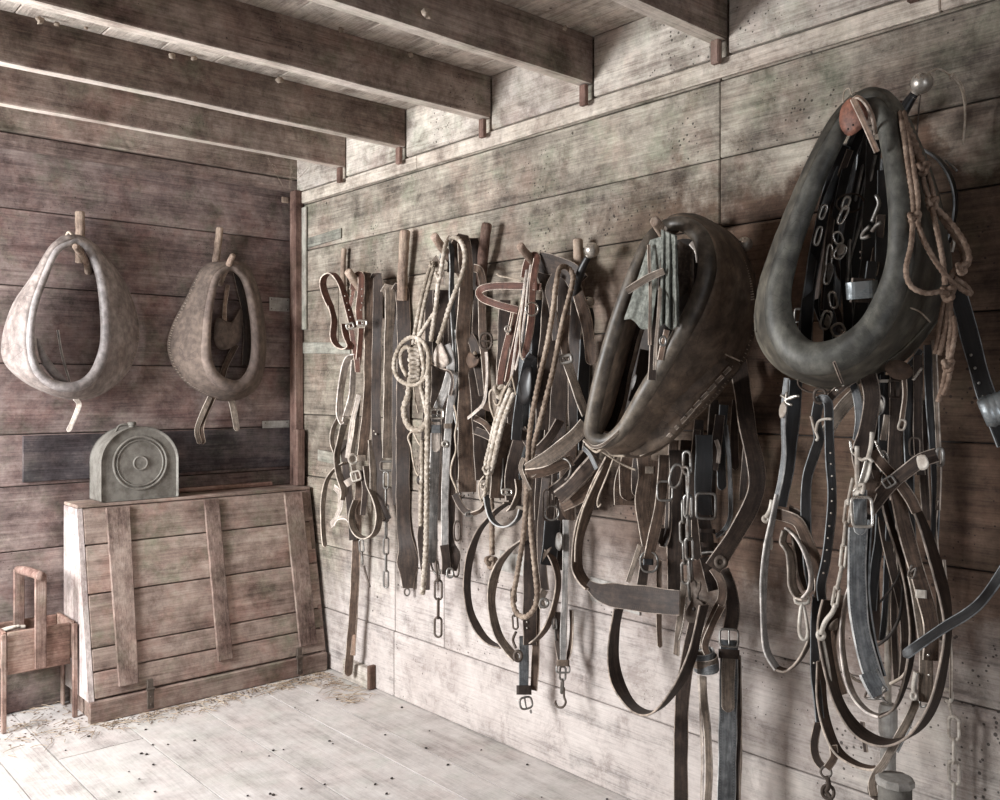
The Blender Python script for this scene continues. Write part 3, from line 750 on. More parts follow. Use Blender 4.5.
# ---------------------------------------------------------------- tack helpers
def pt(P, t, woff=0):
    px,py,off = t[:3]; return P(px,py,off)
def strap(parent, name, pts, w, col='brown', off=.05, tw=0, P=W, thick=.0052, closed=False, hang=False, wd=None, tip=0, label=None, step=.010, drop=.10):
    """pts (px,py[,off[,w_px[,tw]]]) ; w in photo pixels"""
    out=[]
    if tw=='x': wd=(1,0,.0); w=w*1.28; tw=0     # band hanging with its width square to the wall
    for t in pts:
        o=t[2] if len(t)>2 and t[2] is not None else off
        ww=t[3] if len(t)>3 and t[3] is not None else w
        tt=t[4] if len(t)>4 else tw
        p=P(t[0],t[1],o); out.append((p.x,p.y,p.z,ww*mpp(p),tt))
    if hang:     # the strap goes over the peg and a little way down behind it
        p=out[0]; bk=(0,1,0) if P is W else (.6,0,0)
        pre=[]
        for k,(d,z) in enumerate(((.060,-drop),(.050,-drop*.4),(.030,.004))):
            pre.append((p[0]+bk[0]*d+(.0 if P is W else 0),p[1]+bk[1]*d,p[2]+z,p[3],p[4]))
        out=pre+[(p[0]+bk[0]*.012,p[1]+bk[1]*.012,p[2]+.008,p[3],p[4])]+out[1:] if False else pre+out
    mb=MB(); ribbon(mb,out,thick,closed,wd,(0,1),step,tip)
    o=mb.build(name,list(L[col]),parent,smooth=True,fix=False,attr=False)
    o.data.set_sharp_from_angle(angle=math.radians(32))
    if label: o['label']=label
    return o
def cord(parent, name, pts, r, mat, off=.05, P=W, closed=False, lobes=0, pitch=None, label=None, seg=None, step=None):
    out=[]
    for t in pts:
        o=t[2] if len(t)>2 and t[2] is not None else off
        rr=t[3] if len(t)>3 else r
        p=P(t[0],t[1],o); out.append((p.x,p.y,p.z,rr*mpp(p)))
    mr=out[0][3]; mb=MB()
    tube(mb,out,closed,seg or (12 if lobes else 8),step or (max(.0035,mr*.6) if lobes else .008),0,lobes,pitch or mr*6.5)
    o=mb.build(name,[M[mat]],parent,smooth=True,fix=False,attr=False)
    if label: o['label']=label
    return o
def rope(parent,name,pts,r,mat='rope',**k): return cord(parent,name,pts,r*1.15,mat,lobes=3,**k)
def knot(parent, px,py,r,mat,off=.06,P=W,name='knot'):
    c=P(px,py,off); m=mpp(c); mb=MB(); R_=r*m*1.3
    P_=[]
    for i in range(60):
        t=2*PI*i/60; x=(math.sin(t)+2*math.sin(2*t))*.26; y=(math.cos(t)-2*math.cos(2*t))*.26; z=-math.sin(3*t)*.35
        d=RT*x*R_+UP*y*R_*1.1-FW*z*R_; P_.append(tuple(c+d)+(R_*.36,))
    tube(mb,P_,True,10,step=1,lobes=3,pitch=R_*2)
    return mb.build(name,[M[mat]],parent,smooth=True,fix=False,attr=False)
def plane_axes(c, ang, yaw):
    v=(c-CAM).normalized(); h=UP.cross(v).normalized()*-1; u=h.cross(v).normalized(); 
    if u.z<0: u=-u
    a=math.radians(ang); y=math.radians(yaw)
    h=Matrix.Rotation(y,3,u)@h; n=h.cross(u)
    hx=h*math.cos(a)+u*math.sin(a); ux=u*math.cos(a)-h*math.sin(a)
    return hx,ux,n
def loop2(parent,name,px,py,w,h,r,mat,off=.05,ang=0,yaw=0,P=W,power=4,tongue=False,seg=8,label=None,bar=False,n=28):
    """closed ring : superellipse w x h px, wire radius r px"""
    c=P(px,py,off); m=mpp(c); hx,ux,nn=plane_axes(c,ang,yaw); mb=MB(); pts=[]
    for i in range(n):
        t=2*PI*i/n; ct,st_=math.cos(t),math.sin(t)
        x=abs(ct)**(2/power)*(1 if ct>0 else -1)*w/2; y=abs(st_)**(2/power)*(1 if st_>0 else -1)*h/2
        pts.append(tuple(c+hx*x*m+ux*y*m)+(r*m,))
    tube(mb,pts,True,seg,step=1)
    if bar: tube(mb,[tuple(c+hx*(-w/2)*m)+(r*m*.85,),tuple(c+hx*(w/2)*m)+(r*m*.85,)],seg=seg)
    if tongue:
        tube(mb,[tuple(c+ux*(h*.5)*m-nn*r*m)+(r*m*.8,),tuple(c-nn*r*1.6*m)+(r*m*.8,),tuple(c-ux*(h*.46)*m-nn*r*1.3*m)+(r*m*.6,)],seg=6)
    o=mb.build(name,[M[mat]],parent,smooth=True,fix=False,attr=False)
    if label: o['label']=label
    return o
def buckle(parent,px,py,w,h,off=.06,mat='steel',ang=0,yaw=0,r=1.1,P=W): return loop2(parent,'buckle',px,py,w,h,r,mat,off,ang,yaw,P,5,True)
def ringp(parent,px,py,d,off=.06,mat='steel',yaw=0,r=1.1,P=W,h=None,ang=0): return loop2(parent,'ring',px,py,d,h or d,r,mat,off,ang,yaw,P,2)
def keeper(parent,px,py,w,h,col='brown',off=.06,ang=0,P=W,mat=None):
    """leather band around a strap"""
    c=P(px,py,off); m=mpp(c); hx,ux,nn=plane_axes(c,ang,0); mb=MB()
    d=.006+w*m*.12; vs=[]; n=16
    for zz in (-h/2,h/2):
        for i in range(n):
            t=2*PI*i/n; ct,st_=math.cos(t),math.sin(t)
            x=abs(ct)**.35*(1 if ct>0 else -1)*w/2*m*1.08; y=abs(st_)**.6*(1 if st_>0 else -1)*d
            vs.append(c+hx*x+nn*y+ux*zz*m)
    fs=[(i,(i+1)%n,n+(i+1)%n,n+i) for i in range(n)]+[tuple(range(n))[::-1],tuple(range(n,2*n))]
    mb.add(vs,fs,0)
    return mb.build('keeper',[M[mat] if mat else L[col][0]],parent,smooth=False,fix=True,attr=False)
def chain(parent, pts, lw, ll, r, mat='steel', off=.06, P=W, name='chain_link', phase=0, sub=None):
    """stadium links, each a mesh of its own, alternate links turned"""
    path=[]
    for t in pts:
        o=t[2] if len(t)>2 and t[2] is not None else off
        p=P(t[0],t[1],o); path.append(tuple(p))
    S=[V(s) for s in cat(path,.003)]; m=mpp(S[0]); pitch=(ll-2.6*r)*m; Lc=0; acc=pitch*.5; k=0
    for i in range(1,len(S)):
        d=(S[i]-S[i-1]).length
        Lc+=d
        if Lc>=acc:
            acc+=pitch; c=S[i]; T=(S[min(i+3,len(S)-1)]-S[max(0,i-3)]).normalized()
            v=(c-CAM).normalized(); a=T.cross(v).normalized(); ang=math.radians((18 if (k+phase)%2==0 else 100)+random.uniform(-8,8))
            a=Matrix.Rotation(ang,3,T)@a
            w=(lw/2-r)*m; h=(ll/2-r)*m-w; pp=[]
            for q in range(9): th=PI*q/8; pp.append(c+a*math.cos(th)*w+T*(h+math.sin(th)*w))
            for q in range(9): th=PI+PI*q/8; pp.append(c+a*math.cos(th)*w+T*(-h+math.sin(th)*w))
            mb=MB(); tube(mb,[tuple(x)+(r*m,) for x in pp],True,8,step=1)
            mb.build(name,[M[mat]],parent,smooth=True,fix=False,attr=False); k+=1
def studs(parent,pts,r,mat='bright',off=.07,P=W,name='eyelet'):
    for t in pts:
        c=P(t[0],t[1],t[2] if len(t)>2 else off); mb=MB(); ball(mb,c,r*mpp(c),0,8)
        mb.build(name,[M[mat]],parent,smooth=True,fix=False,attr=False)
def hook(parent,px,py,s,mat='iron',off=.06,flip=1,P=W,r=1.2):
    pts=[(px,py-s*1.6),(px,py-s*.6),(px+.2*s*flip,py),(px-.1*s*flip,py+s*.55),(px-.7*s*flip,py+s*.55),(px-.95*s*flip,py+s*.1),(px-.9*s*flip,py-.15*s,None,r*.6)]
    return cord(parent,'hook',pts,r,mat,off=off,P=P)
def snap(parent,px,py,w,h,mat='bright',off=.07,ang=0,P=W):
    """spring snap : squared eye, long oval nose"""
    c=P(px,py,off); m=mpp(c); hx,ux,nn=plane_axes(c,ang,0); mb=MB()
    r=w*.17*m
    f=lambda x,y:tuple(c+hx*x*w*m+ux*y*h*m)
    tube(mb,[f(*q)+(r,) for q in ((-.5,.5),(.5,.5),(.55,.36),(.1,.33),(-.1,.33),(-.55,.36))],True,8)
    tube(mb,[f(*q)+(r*1.1,) for q in ((0,.34),(-.18,.15),(-.34,-.15),(-.36,-.34),(-.2,-.47),(.1,-.5),(.32,-.42),(.36,-.28))],seg=8)
    tube(mb,[f(*q)+(r*.9,) for q in ((.05,.33),(.22,.1),(.34,-.2),(.34,-.32))],seg=8)
    return mb.build('snap_hook',[M[mat]],parent,smooth=True,fix=False,attr=False)
def disc(parent,name,px,py,rx,ry,col,off,P=W,ang=0,thick=.005,dome=.006):
    c=P(px,py,off); m=mpp(c); hx,ux,nn=plane_axes(c,ang,0); mb=MB(); n=24; vs=[]
    for k,(s,d) in enumerate(((1,thick/2),(1,-thick/2),(.8,-thick/2-dome*.5),(.4,-thick/2-dome))):
        for i in range(n):
            t=2*PI*i/n; vs.append(c+hx*math.cos(t)*rx*m*s+ux*math.sin(t)*ry*m*s+nn*d)
    fs=[(k*n+i,k*n+(i+1)%n,(k+1)*n+(i+1)%n,(k+1)*n+i) for k in range(3) for i in range(n)]+[tuple(range(n)),tuple(3*n+i for i in range(n))]
    mb.add(vs,fs,0); return mb.build(name,[L[col][0]],parent,smooth=True,fix=True,attr=False)
def slab(parent,name,outline,off,mats,thick=.006,P=W,label=None,bulge=0):
    """thick leather piece cut to an outline (px,py[,off])"""
    ps=[P(t[0],t[1],t[2] if len(t)>2 else off) for t in outline]
    c=sum(ps,V((0,0,0)))/len(ps); v=(c-CAM).normalized(); n=len(ps)
    S=[V(s) for s in cat([tuple(p) for p in ps],.012,True)]; n=len(S); mb=MB(); vs=[]
    for s,d in ((1,thick/2),(1,-thick/2),(.66,-thick/2-bulge*.6),(.33,-thick/2-bulge)):
        for p in S: vs.append(c+(p-c)*s+v*d)
    vs.append(c+v*(-thick/2-bulge*1.1)); 
    fs=[(k*n+i,k*n+(i+1)%n,(k+1)*n+(i+1)%n,(k+1)*n+i) for k in range(3) for i in range(n)]+[tuple(range(n))[::-1]]
    fs+=[(3*n+i,3*n+(i+1)%n,4*n) for i in range(n)]
    mi=[1]*n+[0]*(2*n)+[0]+[0]*n
    mb.add(vs,fs,mi); o=mb.build(name,mats,parent,smooth=True,fix=True,attr=False)
    if label: o['label']=label
    return o
def collar(root, roll, skirt, mats, thick=.05, bulge=.5, P=W, stitch=True, closed=True, roll_label=None, lining=None, n2=10):
    """roll: (px,py,off,r_px) ; skirt: (px,py,off) with the same count.  Stuffed rim roll + padded side widening to the skirt seam"""
    A=[]; 
    for t in roll: p=P(*t[:3]); A.append((p.x,p.y,p.z,t[3]*mpp(p)))
    Bp=[]
    for t in skirt: p=P(*t[:3]); Bp.append((p.x,p.y,p.z,0))
    # resample both with identical counts
    def res(pts,k=10):
        n=len(pts); out=[]
        for i in range(n if closed else n-1):
            if closed: q=[pts[(i+j-1)%n] for j in range(4)]
            else: q=[pts[max(0,i-1)],pts[i],pts[i+1],pts[min(n-1,i+2)]]
            for s in range(k):
                t=s/k;t2=t*t;t3=t2*t
                out.append(tuple(.5*((2*b)+(-a+c)*t+(2*a-5*b+4*c-d)*t2+(-a+3*b-3*c+d)*t3) for a,b,c,d in zip(*q)))
        if not closed: out.append(pts[-1])
        return out
    RA=res(A); RB=res(Bp); n=len(RA); cen=sum((V(a[:3]) for a in RA),V((0,0,0)))/n
    TA=tangents([V(a[:3]) for a in RA],closed)
    mb=MB(); rl=[]
    for i,a in enumerate(RA):
        k=1+.035*noise.noise(V(a[:3])*14)
        rl.append((a[0],a[1],a[2],a[3]*k))
    tube(mb,rl,closed,18,step=1)
    o=mb.build('rim_roll',[mats[0]],root,smooth=True,fix=False,attr=False)
    # body
    vs=[];fs=[]; m=2*n2
    for i in range(n):
        a=V(RA[i][:3]); b=V(RB[i][:3]); d=b-a; Ld=max(d.length,1e-4); t=TA[i]; nn=t.cross(d).normalized()
        if nn.dot((cen-CAM))>0: nn=-nn      # front side faces the viewer
        th=min(thick,Ld*.9)
        for k in range(n2):            # front
            s=k/(n2-1); h=th*((1-s)**.7)*(.30+bulge*.42*math.sin(PI*s))+.003
            h*=1+.07*noise.noise(V((i*.35,s*5,3)))
            vs.append(a+d*s+nn*h*1.0)
        for k in range(n2):            # back
            s=1-k/(n2-1); h=th*((1-s)**.6)*.14+.002
            vs.append(a+d*s-nn*h)
    for i in range(n if closed else n-1):
        for k in range(m): fs.append((i*m+k,i*m+(k+1)%m,((i+1)%n)*m+(k+1)%m,((i+1)%n)*m+k))
    if not closed: fs.append(tuple(range(m))); fs.append(tuple((n-1)*m+k for k in range(m)))
    mb=MB(); mb.add(vs,fs,0); body=mb.build('padded_side',[mats[1]],root,smooth=True,fix=True,attr=False)
    # welt seam between the roll and the side, and at the skirt edge
    mb=MB(); tube(mb,[tuple(b[:3])+(.0045,) for b in RB],closed,6,step=1)
    ed=mb.build('edge_welt',[mats[1]],root,smooth=True,fix=False,attr=False)
    if stitch:
        mb=MB()
        for i in range(n if closed else n-1):
            a=V(RA[i][:3]); b=V(RB[i][:3]); b2=V(RB[(i+1)%n][:3]); d=(b-a)
            if d.length<.03: continue
            cnt=max(1,int((b2-b).length/.009))
            for q in range(cnt):
                p=b+(b2-b)*(q/cnt); i2=p-d.normalized()*.007
                tube(mb,[tuple(p-(p-CAM).normalized()*.004)+(.0013,),tuple(i2-(p-CAM).normalized()*.008)+(.0013,)],seg=4,step=1)
        if mb.v: mb.build('edge_stitching',[M['thread']],root,smooth=True,fix=False,attr=False)
    return body
def peg(name,label,pts,r,mat='peg',P=W,group=None,sq=False):
    """wooden peg; pts (px,py,off) from wall to tip"""
    out=[]
    for t in pts:
        p=P(*t[:3]); rr=(t[3] if len(t)>3 else r)*mpp(p); out.append((p.x,p.y,p.z,rr))
    S=cat(out,.012); S=[(s[0]+.0015*noise.noise(V(s[:3])*40),s[1],s[2]+.0015*noise.noise(V(s[:3])*40+V((9,9,9))),s[3]*(1+.10*noise.noise(V(s[:3])*30))) for s in S]
    e=S[-1]; d=(V(S[-1][:3])-V(S[-2][:3])).normalized()
    S[-1]=(e[0],e[1],e[2],e[3]*.93); q=V(e[:3])+d*e[3]*.22; S.append((q.x,q.y,q.z,e[3]*.62))
    mb=MB(); tube(mb,S,seg=8 if sq else 12,step=1)
    o=mb.build(name,[M[mat]],None,origin=V(S[0][:3]),smooth=not sq,fix=False)
    return tag(o,label,'peg',group)
G='wooden pegs on the walls'
# ======================================================= back wall : two collars
peg('wooden_peg','flat upright peg on the back wall above the pale collar',[(80,262,.02),(80,240,.05),(80,212,.055)],4.6,P=B,group=G)
peg('wooden_peg','knobbed peg end showing inside the top of the pale collar',[(88,272,.0),(86,262,.09),(75,246,.19)],3.2,P=B,group=G)
peg('wooden_peg','upright peg on the back wall above the faded canvas collar',[(214,280,.02),(216,262,.04),(220,228,.055)],3.6,P=B,group=G)
peg('wooden_peg','pale curved peg through the top of the faded canvas collar',[(220,284,.0),(226,270,.10),(233,255,.17)],2.8,P=B,group=G)
c=thing('horse_collar','pale rimmed leather horse collar at the left, open teardrop',"horse collar",B(75,245,.12),'horse collars on the back wall')
roll=[(70,243,.150,3.1),(56,252,.16,3.1),(44,278,.17,3.5),(33,310,.18,3.8),(30,345,.18,4.2),(37,371,.17,4.5),(56,385,.16,4.9),(78,386,.15,5.2),(95,373,.13,5.3),(105,345,.12,5.2),(105,310,.11,5.0),(100,275,.11,4.5),(90,251,.12,3.9),(80,242,.14,3.1)]
sk=[(66,236,.11),(51,248,.09),(30,280,.08),(13,306,.07),(3,340,.06),(7,365,.06),(35,387,.06),(74,399,.06),(104,392,.05),(130,367,.03),(139,330,.02),(128,290,.02),(108,260,.03),(88,243,.07)]
collar(c,roll,sk,(M['rim_pale'],M['body_pale']),thick=.045,P=B,bulge=.75)
slab(c,'inner_flap',[(37,338),(45,352),(56,368),(70,384),(58,382),(46,370),(39,356)],.085,[M['rim_pale'],M['rim_pale']],.005,P=B,bulge=.006)
strap(c,'inner_seam',[(58,330,.03),(62,355,.03),(70,382,.05)],2.5,'silver',P=B,tw=20)
strap(c,'billet',[(75,398,.07),(79,404,.06),(76,414,.055),(68,432,.06)],5,'pale',P=B,tip=1,tw=20)
cord(c,'lace',[(66,236,.11),(69,232,.13),(75,239,.13)],1.2,'thread',P=B)
c=thing('horse_collar','smaller faded canvas horse collar right of the pale one',"horse collar",B(228,262,.12),'horse collars on the back wall')
roll=[(228,268,.12,3.6),(216,278,.13,4.0),(209,305,.14,4.4),(206,335,.15,4.8),(207,362,.15,5.6),(218,380,.15,6.0),(238,386,.14,6.0),(252,372,.13,5.6),(256,345,.12,4.8),(253,310,.11,4.4),(246,282,.11,4.0),(237,270,.12,3.6)]
sk=[(224,262,.08),(203,268,.06),(186,300,.05),(172,328,.04),(169,352,.04),(184,380,.05),(222,400,.06),(252,392,.06),(264,366,.05),(264,322,.04),(256,284,.05),(244,264,.07)]
collar(c,roll,sk,(M['rim_tan'],M['body_tan']),thick=.042,P=B,bulge=.75)
slab(c,'canvas_pocket',[(217,318),(231,322),(241,308),(243,325),(238,343),(222,350),(214,340)],.07,[M['body_tan'],M['rim_tan']],.008,P=B,bulge=.010)
strap(c,'inner_strap',[(228,285,.06),(225,305,.06),(224,330,.05)],4,'tan',P=B)
strap(c,'inner_strap',[(236,345,.05),(226,365,.05),(222,378,.06)],6,'brown',P=B)
strap(c,'inner_flap',[(238,272,.06),(248,320,.04),(247,365,.05)],10,'dark',P=B)
strap(c,'hame_tug',[(213,397,.06),(206,412,.05),(201,428,.05),(203,444,.05)],6,'brown',P=B,tip=1,tw=15,label='dark notched strap end')
strap(c,'hame_tug',[(210,397,.07),(202,415,.06),(197,430,.05),(200,444,.05)],5,'grey',P=B,tip=1)
strap(c,'billet',[(231,400,.06),(234,412,.06),(237,431,.06)],6,'grey',P=B,tip=1)

# ======================================================= right wall pegs
peg('wooden_peg','thin upright peg leftmost on the right wall',[(344,300,.02),(343,270,.03),(344,249,.03)],2.6,group=G)
peg('wooden_peg','blunt sawn peg holding the leftmost bundle of brown traces',[(376,312,.0),(362,291,.11),(348,271,.19)],4.4,group=G)
peg('wooden_peg','stout upright pale peg behind the leftmost bundle',[(402,300,.03),(403,265,.045),(405,231,.05)],5.2,group=G)
peg('wooden_peg','slanting peg carrying the pale rope halter bundle',[(462,275,.0),(448,256,.10),(434,236,.19)],4.3,group=G)
peg('wooden_peg','tall upright brown peg with rounded top between the rope halter and the bridle',[(481,285,.02),(483,255,.05),(487,224,.06)],5.4,'pegdark',group=G)
peg('wooden_peg','round tipped peg carrying the reddish bridle',[(545,275,.0),(533,262,.10),(520,246,.18)],4.2,group=G)
peg('wooden_peg','pale upright peg behind the first metal knobbed hame',[(580,310,.02),(579,275,.045),(578,240,.05)],5.4,group=G)
peg('wooden_peg','pinkish peg holding the middle horse collar',[(690,268,.0),(672,246,.20),(655,221,.40)],5.2,group=G)
peg('wooden_peg','short peg stub above the middle collar shoulder',[(712,230,.0),(707,226,.06),(702,222,.08)],5.0,group=G)
peg('wooden_peg','thinner left one of two peg stubs above the brown tied ropes',[(893,125,.02),(892,116,.07),(891,104,.09)],3.0,'pegdark',group=G)
peg('wooden_peg','thicker right one of two peg stubs above the brown tied ropes',[(900,125,.02),(900,116,.07),(900,102,.09)],3.6,'pegdark',group=G)

# ======================================================= bundle 1
t=thing('trace_bundle','bundle of broad brown trace straps with chains on the leftmost blunt peg','harness straps',W(372,285,.1),'harness hung on the right wall')
strap(t,'trace_strap',[(402,292,.03),(404,340,.03),(403,420,.03),(403,500,.03),(404,530,.03),(407,548,.03,18),(408,562,.03,22),(408,575,.03,16),(408,588,.03,11)],14,'dark',hang=True,tw=12)
studs(t,[(398,585,.04),(402,587,.04)],1.0,'steel')
loop2(t,'end_loop',407,592,5,7,.9,'steel',.035,power=2)
strap(t,'trace_strap',[(390,292,.06),(389,350,.06),(388,420,.05),(387,458,.05)],10,'grey',hang=True,tw=-8)
loop2(t,'buckle',387,466,13,9,1.2,'steel',.055,power=5)
chain(t,[(386,472),(386,588)],7,19,1.0,'steel',.055)
strap(t,'trace_strap',[(378,280,.08),(377,340,.08),(376,420,.075),(379,480,.07),(380,500,.07),(387,520,.06)],10,'dark',hang=True,tw=15)
strap(t,'trace_strap',[(369,280,.10),(369,340,.10),(368,400,.10),(362,455,.10)],10,'brown',hang=True,tw=-5)
keeper(t,362,458,9,6,'grey',.105)
strap(t,'trace_strap',[(394,292,.04),(396,350,.04),(396,440,.04),(396,505,.04)],9,'dark',hang=True,tw=30)
studs(t,[(374,431,.08),(376,434,.08),(373,437,.08)],1.2,'chainpale')
t=thing('leather_halter','reddish punched leather halter looping left of the blunt peg','halter',W(345,297,.15),'harness hung on the right wall')
strap(t,'headstall',[(331,308,.17),(326,296,.18),(323,284,.18),(325,276,.18),(332,273,.18),(339,281,.17),(345,297,.16),(350,315,.15),(353,328,.14)],6.5,'red',tw='x')
strap(t,'headstall',[(331,306,.17),(334,320,.17),(333,336,.17),(337,345,.16),(345,349,.16),(350,346,.15),(346,335,.15),(344,324,.15)],6,'red',tw='x')
strap(t,'crown_strap',[(361,276,.14),(361,290,.14),(359,310,.14),(360,325,.14)],7,'red',hang=True,drop=.05)
strap(t,'cheek_strap',[(354,285,.13),(352,300,.14),(349,310,.14)],5,'red',tw=30)
buckle(t,362,323,9,5,.15,'bright'); buckle(t,350,326,7,5,.155,'bright',ang=20)
studs(t,[(345,296,.165),(347,303,.165),(349,310,.165),(350.5,317,.16),(362,289,.15),(362,296,.15),(362,303,.15),(361,310,.15),(351,296,.15)],.8,'bright')
strap(t,'throat_strap',[(352,330,.14),(354,345,.13),(357,360,.13),(358,372,.12)],6,'red',tw=20)
strap(t,'throat_strap',[(361,328,.14),(360,345,.13),(358,365,.12)],6,'red',tw=-10)
t=thing('stiff_halter','whitened stiff leather halter tangled below the reddish halter','halter',W(352,356,.12),'harness hung on the right wall')
strap(t,'noseband',[(357,355,.12),(350,357,.13),(345,366,.13),(342,382,.13),(340,400,.13),(340,415,.13),(344,424,.12),(346,418,.11)],6.5,'pale',tw='x')
strap(t,'cheek_strap',[(354,360,.11),(353,375,.11),(352,392,.11),(349,405,.11),(346,416,.11)],6.5,'pale',tw=-25)
strap(t,'chin_strap',[(338,418,.11),(333,430,.12),(332,443,.12),(336,456,.12),(338,470,.12),(342,485,.11)],4,'grey',tw='x')
strap(t,'chin_strap',[(344,424,.11),(340,440,.12),(337,456,.12),(339,475,.12),(344,490,.11),(343,500,.11)],6,'grey',tw='x')
strap(t,'tie_strap',[(345,462,.10),(334,470,.11),(326,483,.11),(323,505,.10),(323,530,.10),(325,547,.10)],4.5,'grey',tw='x',tip=1)
strap(t,'curled_flap',[(334,487,.11),(340,494,.11),(340,508,.11),(333,524,.11)],6,'pale',tw=40)
strap(t,'curled_flap',[(331,525,.11),(338,518,.11),(347,518,.10),(353,526,.10)],6,'pale',tw=-40)
strap(t,'end_loop',[(356,500,.09),(352,512,.10),(352,525,.11),(358,535,.11),(368,538,.11),(376,532,.11),(379,518,.10),(376,502,.10),(369,484,.10),(366,466,.10)],6,'grey',tw='x')
strap(t,'cheek_strap',[(359,395,.11),(353,420,.12),(350,440,.12),(347,458,.11)],5,'pale',tw=25)
strap(t,'cheek_strap',[(358,400,.10),(356,430,.11),(352,455,.11),(355,475,.11)],5,'grey',tw=-20)
ringp(t,353,459,9,.125,'chainpale',yaw=25,r=1.4); buckle(t,356,476,9,9,.12,'chainpale',ang=15)
keeper(t,349,482,8,7,'pale',.12,ang=30)
strap(t,'back_strap',[(362,470,.09),(365,490,.09),(363,515,.09)],6,'dark',tw=10)
strap(t,'back_strap',[(343,440,.09),(346,470,.09),(350,505,.09),(353,540,.09)],8,'dark',tw=10)
strap(t,'back_strap',[(371,440,.09),(373,470,.09),(374,495,.09),(382,520,.08)],7,'grey',tw=-20)
chain(t,[(361,540),(363,566)],6,14,.9,'steel',.09)
cord(t,'iron_pin',[(364,566),(367,578),(370,587)],1.1,'iron',off=.09)
t=thing('long_strap','long plain strap hanging low to the floor beside the chest','strap',W(358,500,.07))
strap(t,'strap_band',[(360,470,.07),(357,530,.07),(354,600,.07),(351,640,.07),(348,676,.07)],8.5,'brown',tip=1,tw=12,off=.07)
strap(t,'strap_lining',[(362,470,.062),(359,530,.062),(356,600,.062),(353,655,.062)],5,'tan',tw=12,off=.06)

# ======================================================= bundle 2
t=thing('breeching_straps','broad dusty brown breeching straps behind the pale rope halter','harness straps',W(462,246,.1),'harness hung on the right wall')
strap(t,'breeching_band',[(475,246,.03),(472,300,.03),(476,360,.03),(478,420,.03),(476,470,.03)],12,'dark',hang=True,tw=20)
strap(t,'breeching_band',[(464,243,.08),(466,290,.08),(463,330,.08),(465,370,.08,13),(466,420,.08,17),(467,470,.08,18),(467,492,.08,18)],14,'brown',hang=True,tw=-5)
slab(t,'ear_tab',[(470,352),(478,359),(480,354),(478,364),(470,368),(466,360)],.09,list(L['brown']),.006)
studs(t,[(475,353,.10)],2.2,'nest',name='knob')
studs(t,[(460,494,.085),(464,496,.085),(468,495,.085),(473,493,.085)],1.3,'steel')
strap(t,'layer_strap',[(451,245,.10),(452,300,.10),(455,350,.10),(456,400,.09)],5,'blue',hang=True,tw='x')
strap(t,'layer_strap',[(457,330,.09),(459,380,.09),(456,410,.09),(460,430,.09)],5,'blue',tw='x')
strap(t,'folded_flap',[(434,258,.14),(440,268,.13),(442,285,.12)],9,'grey',tw=40)
strap(t,'side_strap',[(442,290,.07),(441,340,.07),(440,390,.07),(436,440,.06),(428,520,.05)],18,'dark',tw=0)
strap(t,'side_strap',[(430,290,.06),(430,350,.06),(428,410,.06),(426,440,.05),(424,478,.05),(424,520,.05),(424,545,.05,13),(427,590,.05,6)],11,'dark',tw=10)
for x,y0,y1,w_,o_ in ((440,300,520,16,.042),(455,290,480,14,.048),(478,290,470,12,.042),(447,330,540,10,.055)):
    strap(t,'layer_strap',[(x+1,y0,o_),(x-1,(y0+y1)/2,o_),(x,y1,o_)],w_,'dark',tw=8)
t=thing('driving_rein','buckled blue grey reins with layered strap ends and a chain of large links','rein',W(447,365,.13),'harness hung on the right wall')
slab(t,'leather_cup',[(440,342),(446,352),(449,362),(443,368),(434,364),(434,352)],.13,list(L['pale']),.006,bulge=.012)
strap(t,'rein_strap',[(446,345,.12),(451,365,.12),(447,385,.12),(441,400,.12),(437,410,.12)],9,'silver',tw=15)
strap(t,'rein_strap',[(430,364,.13),(440,369,.13),(450,372,.13),(453,382,.13),(450,395,.12)],4,'dark',tw=50)
strap(t,'rein_strap',[(436,414,.125),(436,430,.125),(434,480,.125),(433,520,.12),(432,563,.12)],10,'silver',tw=-8)
strap(t,'rein_strap',[(455,372,.11),(450,410,.11),(447,450,.11),(445,500,.11),(445,555,.11)],7.5,'silver',tw=12)
strap(t,'rein_strap',[(452,420,.09),(451,500,.09),(450,540,.09),(454,556,.09,13),(452,570,.09,10)],9,'dark',tw=0)
strap(t,'rein_tip',[(436,422,.135),(436,436,.135),(436,452,.135)],8.5,'pale',tip=1)
buckle(t,437,414,13,9,.135,'bright'); keeper(t,436,429,10,8,'blue',.135); keeper(t,448,426,8,5,'grey',.12)
loop2(t,'rivet_plate',445,444,5,5,1.3,'bright',.12,power=2)
strap(t,'end_tab',[(444,545,.12),(446,560,.12),(446,574,.12)],9,'dark')
loop2(t,'end_ring',450,573,6,9,1.1,'steel',.12,power=2.5); loop2(t,'side_ring',457,531,6,19,1.0,'iron',.085,power=2.5); loop2(t,'side_ring',456,567,6,19,1.0,'iron',.085,power=2.5)
chain(t,[(434,562),(438,575),(438,643)],9.5,22,1.15,'iron',.115,phase=1)
cord(t,'buckle_wire',[(431,563),(433,570),(438,575),(441,570)],1,'steel',off=.12)
t=thing('rope_halter','pale frayed hemp rope halter coiled and knotted with long hanging ends','rope halter',W(450,250,.16),'harness hung on the right wall')
rope(t,'rope_strand',[(447,240,.15),(444,252,.17),(441,270,.17),(438,285,.17),(436,305,.17),(433,325,.165),(431,341,.16)],2.0)
rope(t,'rope_strand',[(449,238,.13),(457,238,.13),(463,246,.14),(465,260,.15),(462,275,.16),(456,290,.17),(449,308,.17),(444,325,.165),(438,343,.16)],2.1)
rope(t,'rope_strand',[(431,264,.15),(426,280,.15),(421,300,.15),(416,325,.15),(413,345,.16)],1.7)
rope(t,'rope_strand',[(434,266,.14),(429,285,.14),(423,310,.14),(419,335,.15),(418,345,.16)],1.7)
rope(t,'rope_strand',[(436,310,.16),(428,322,.165),(419,336,.17),(416,344,.17)],1.7)
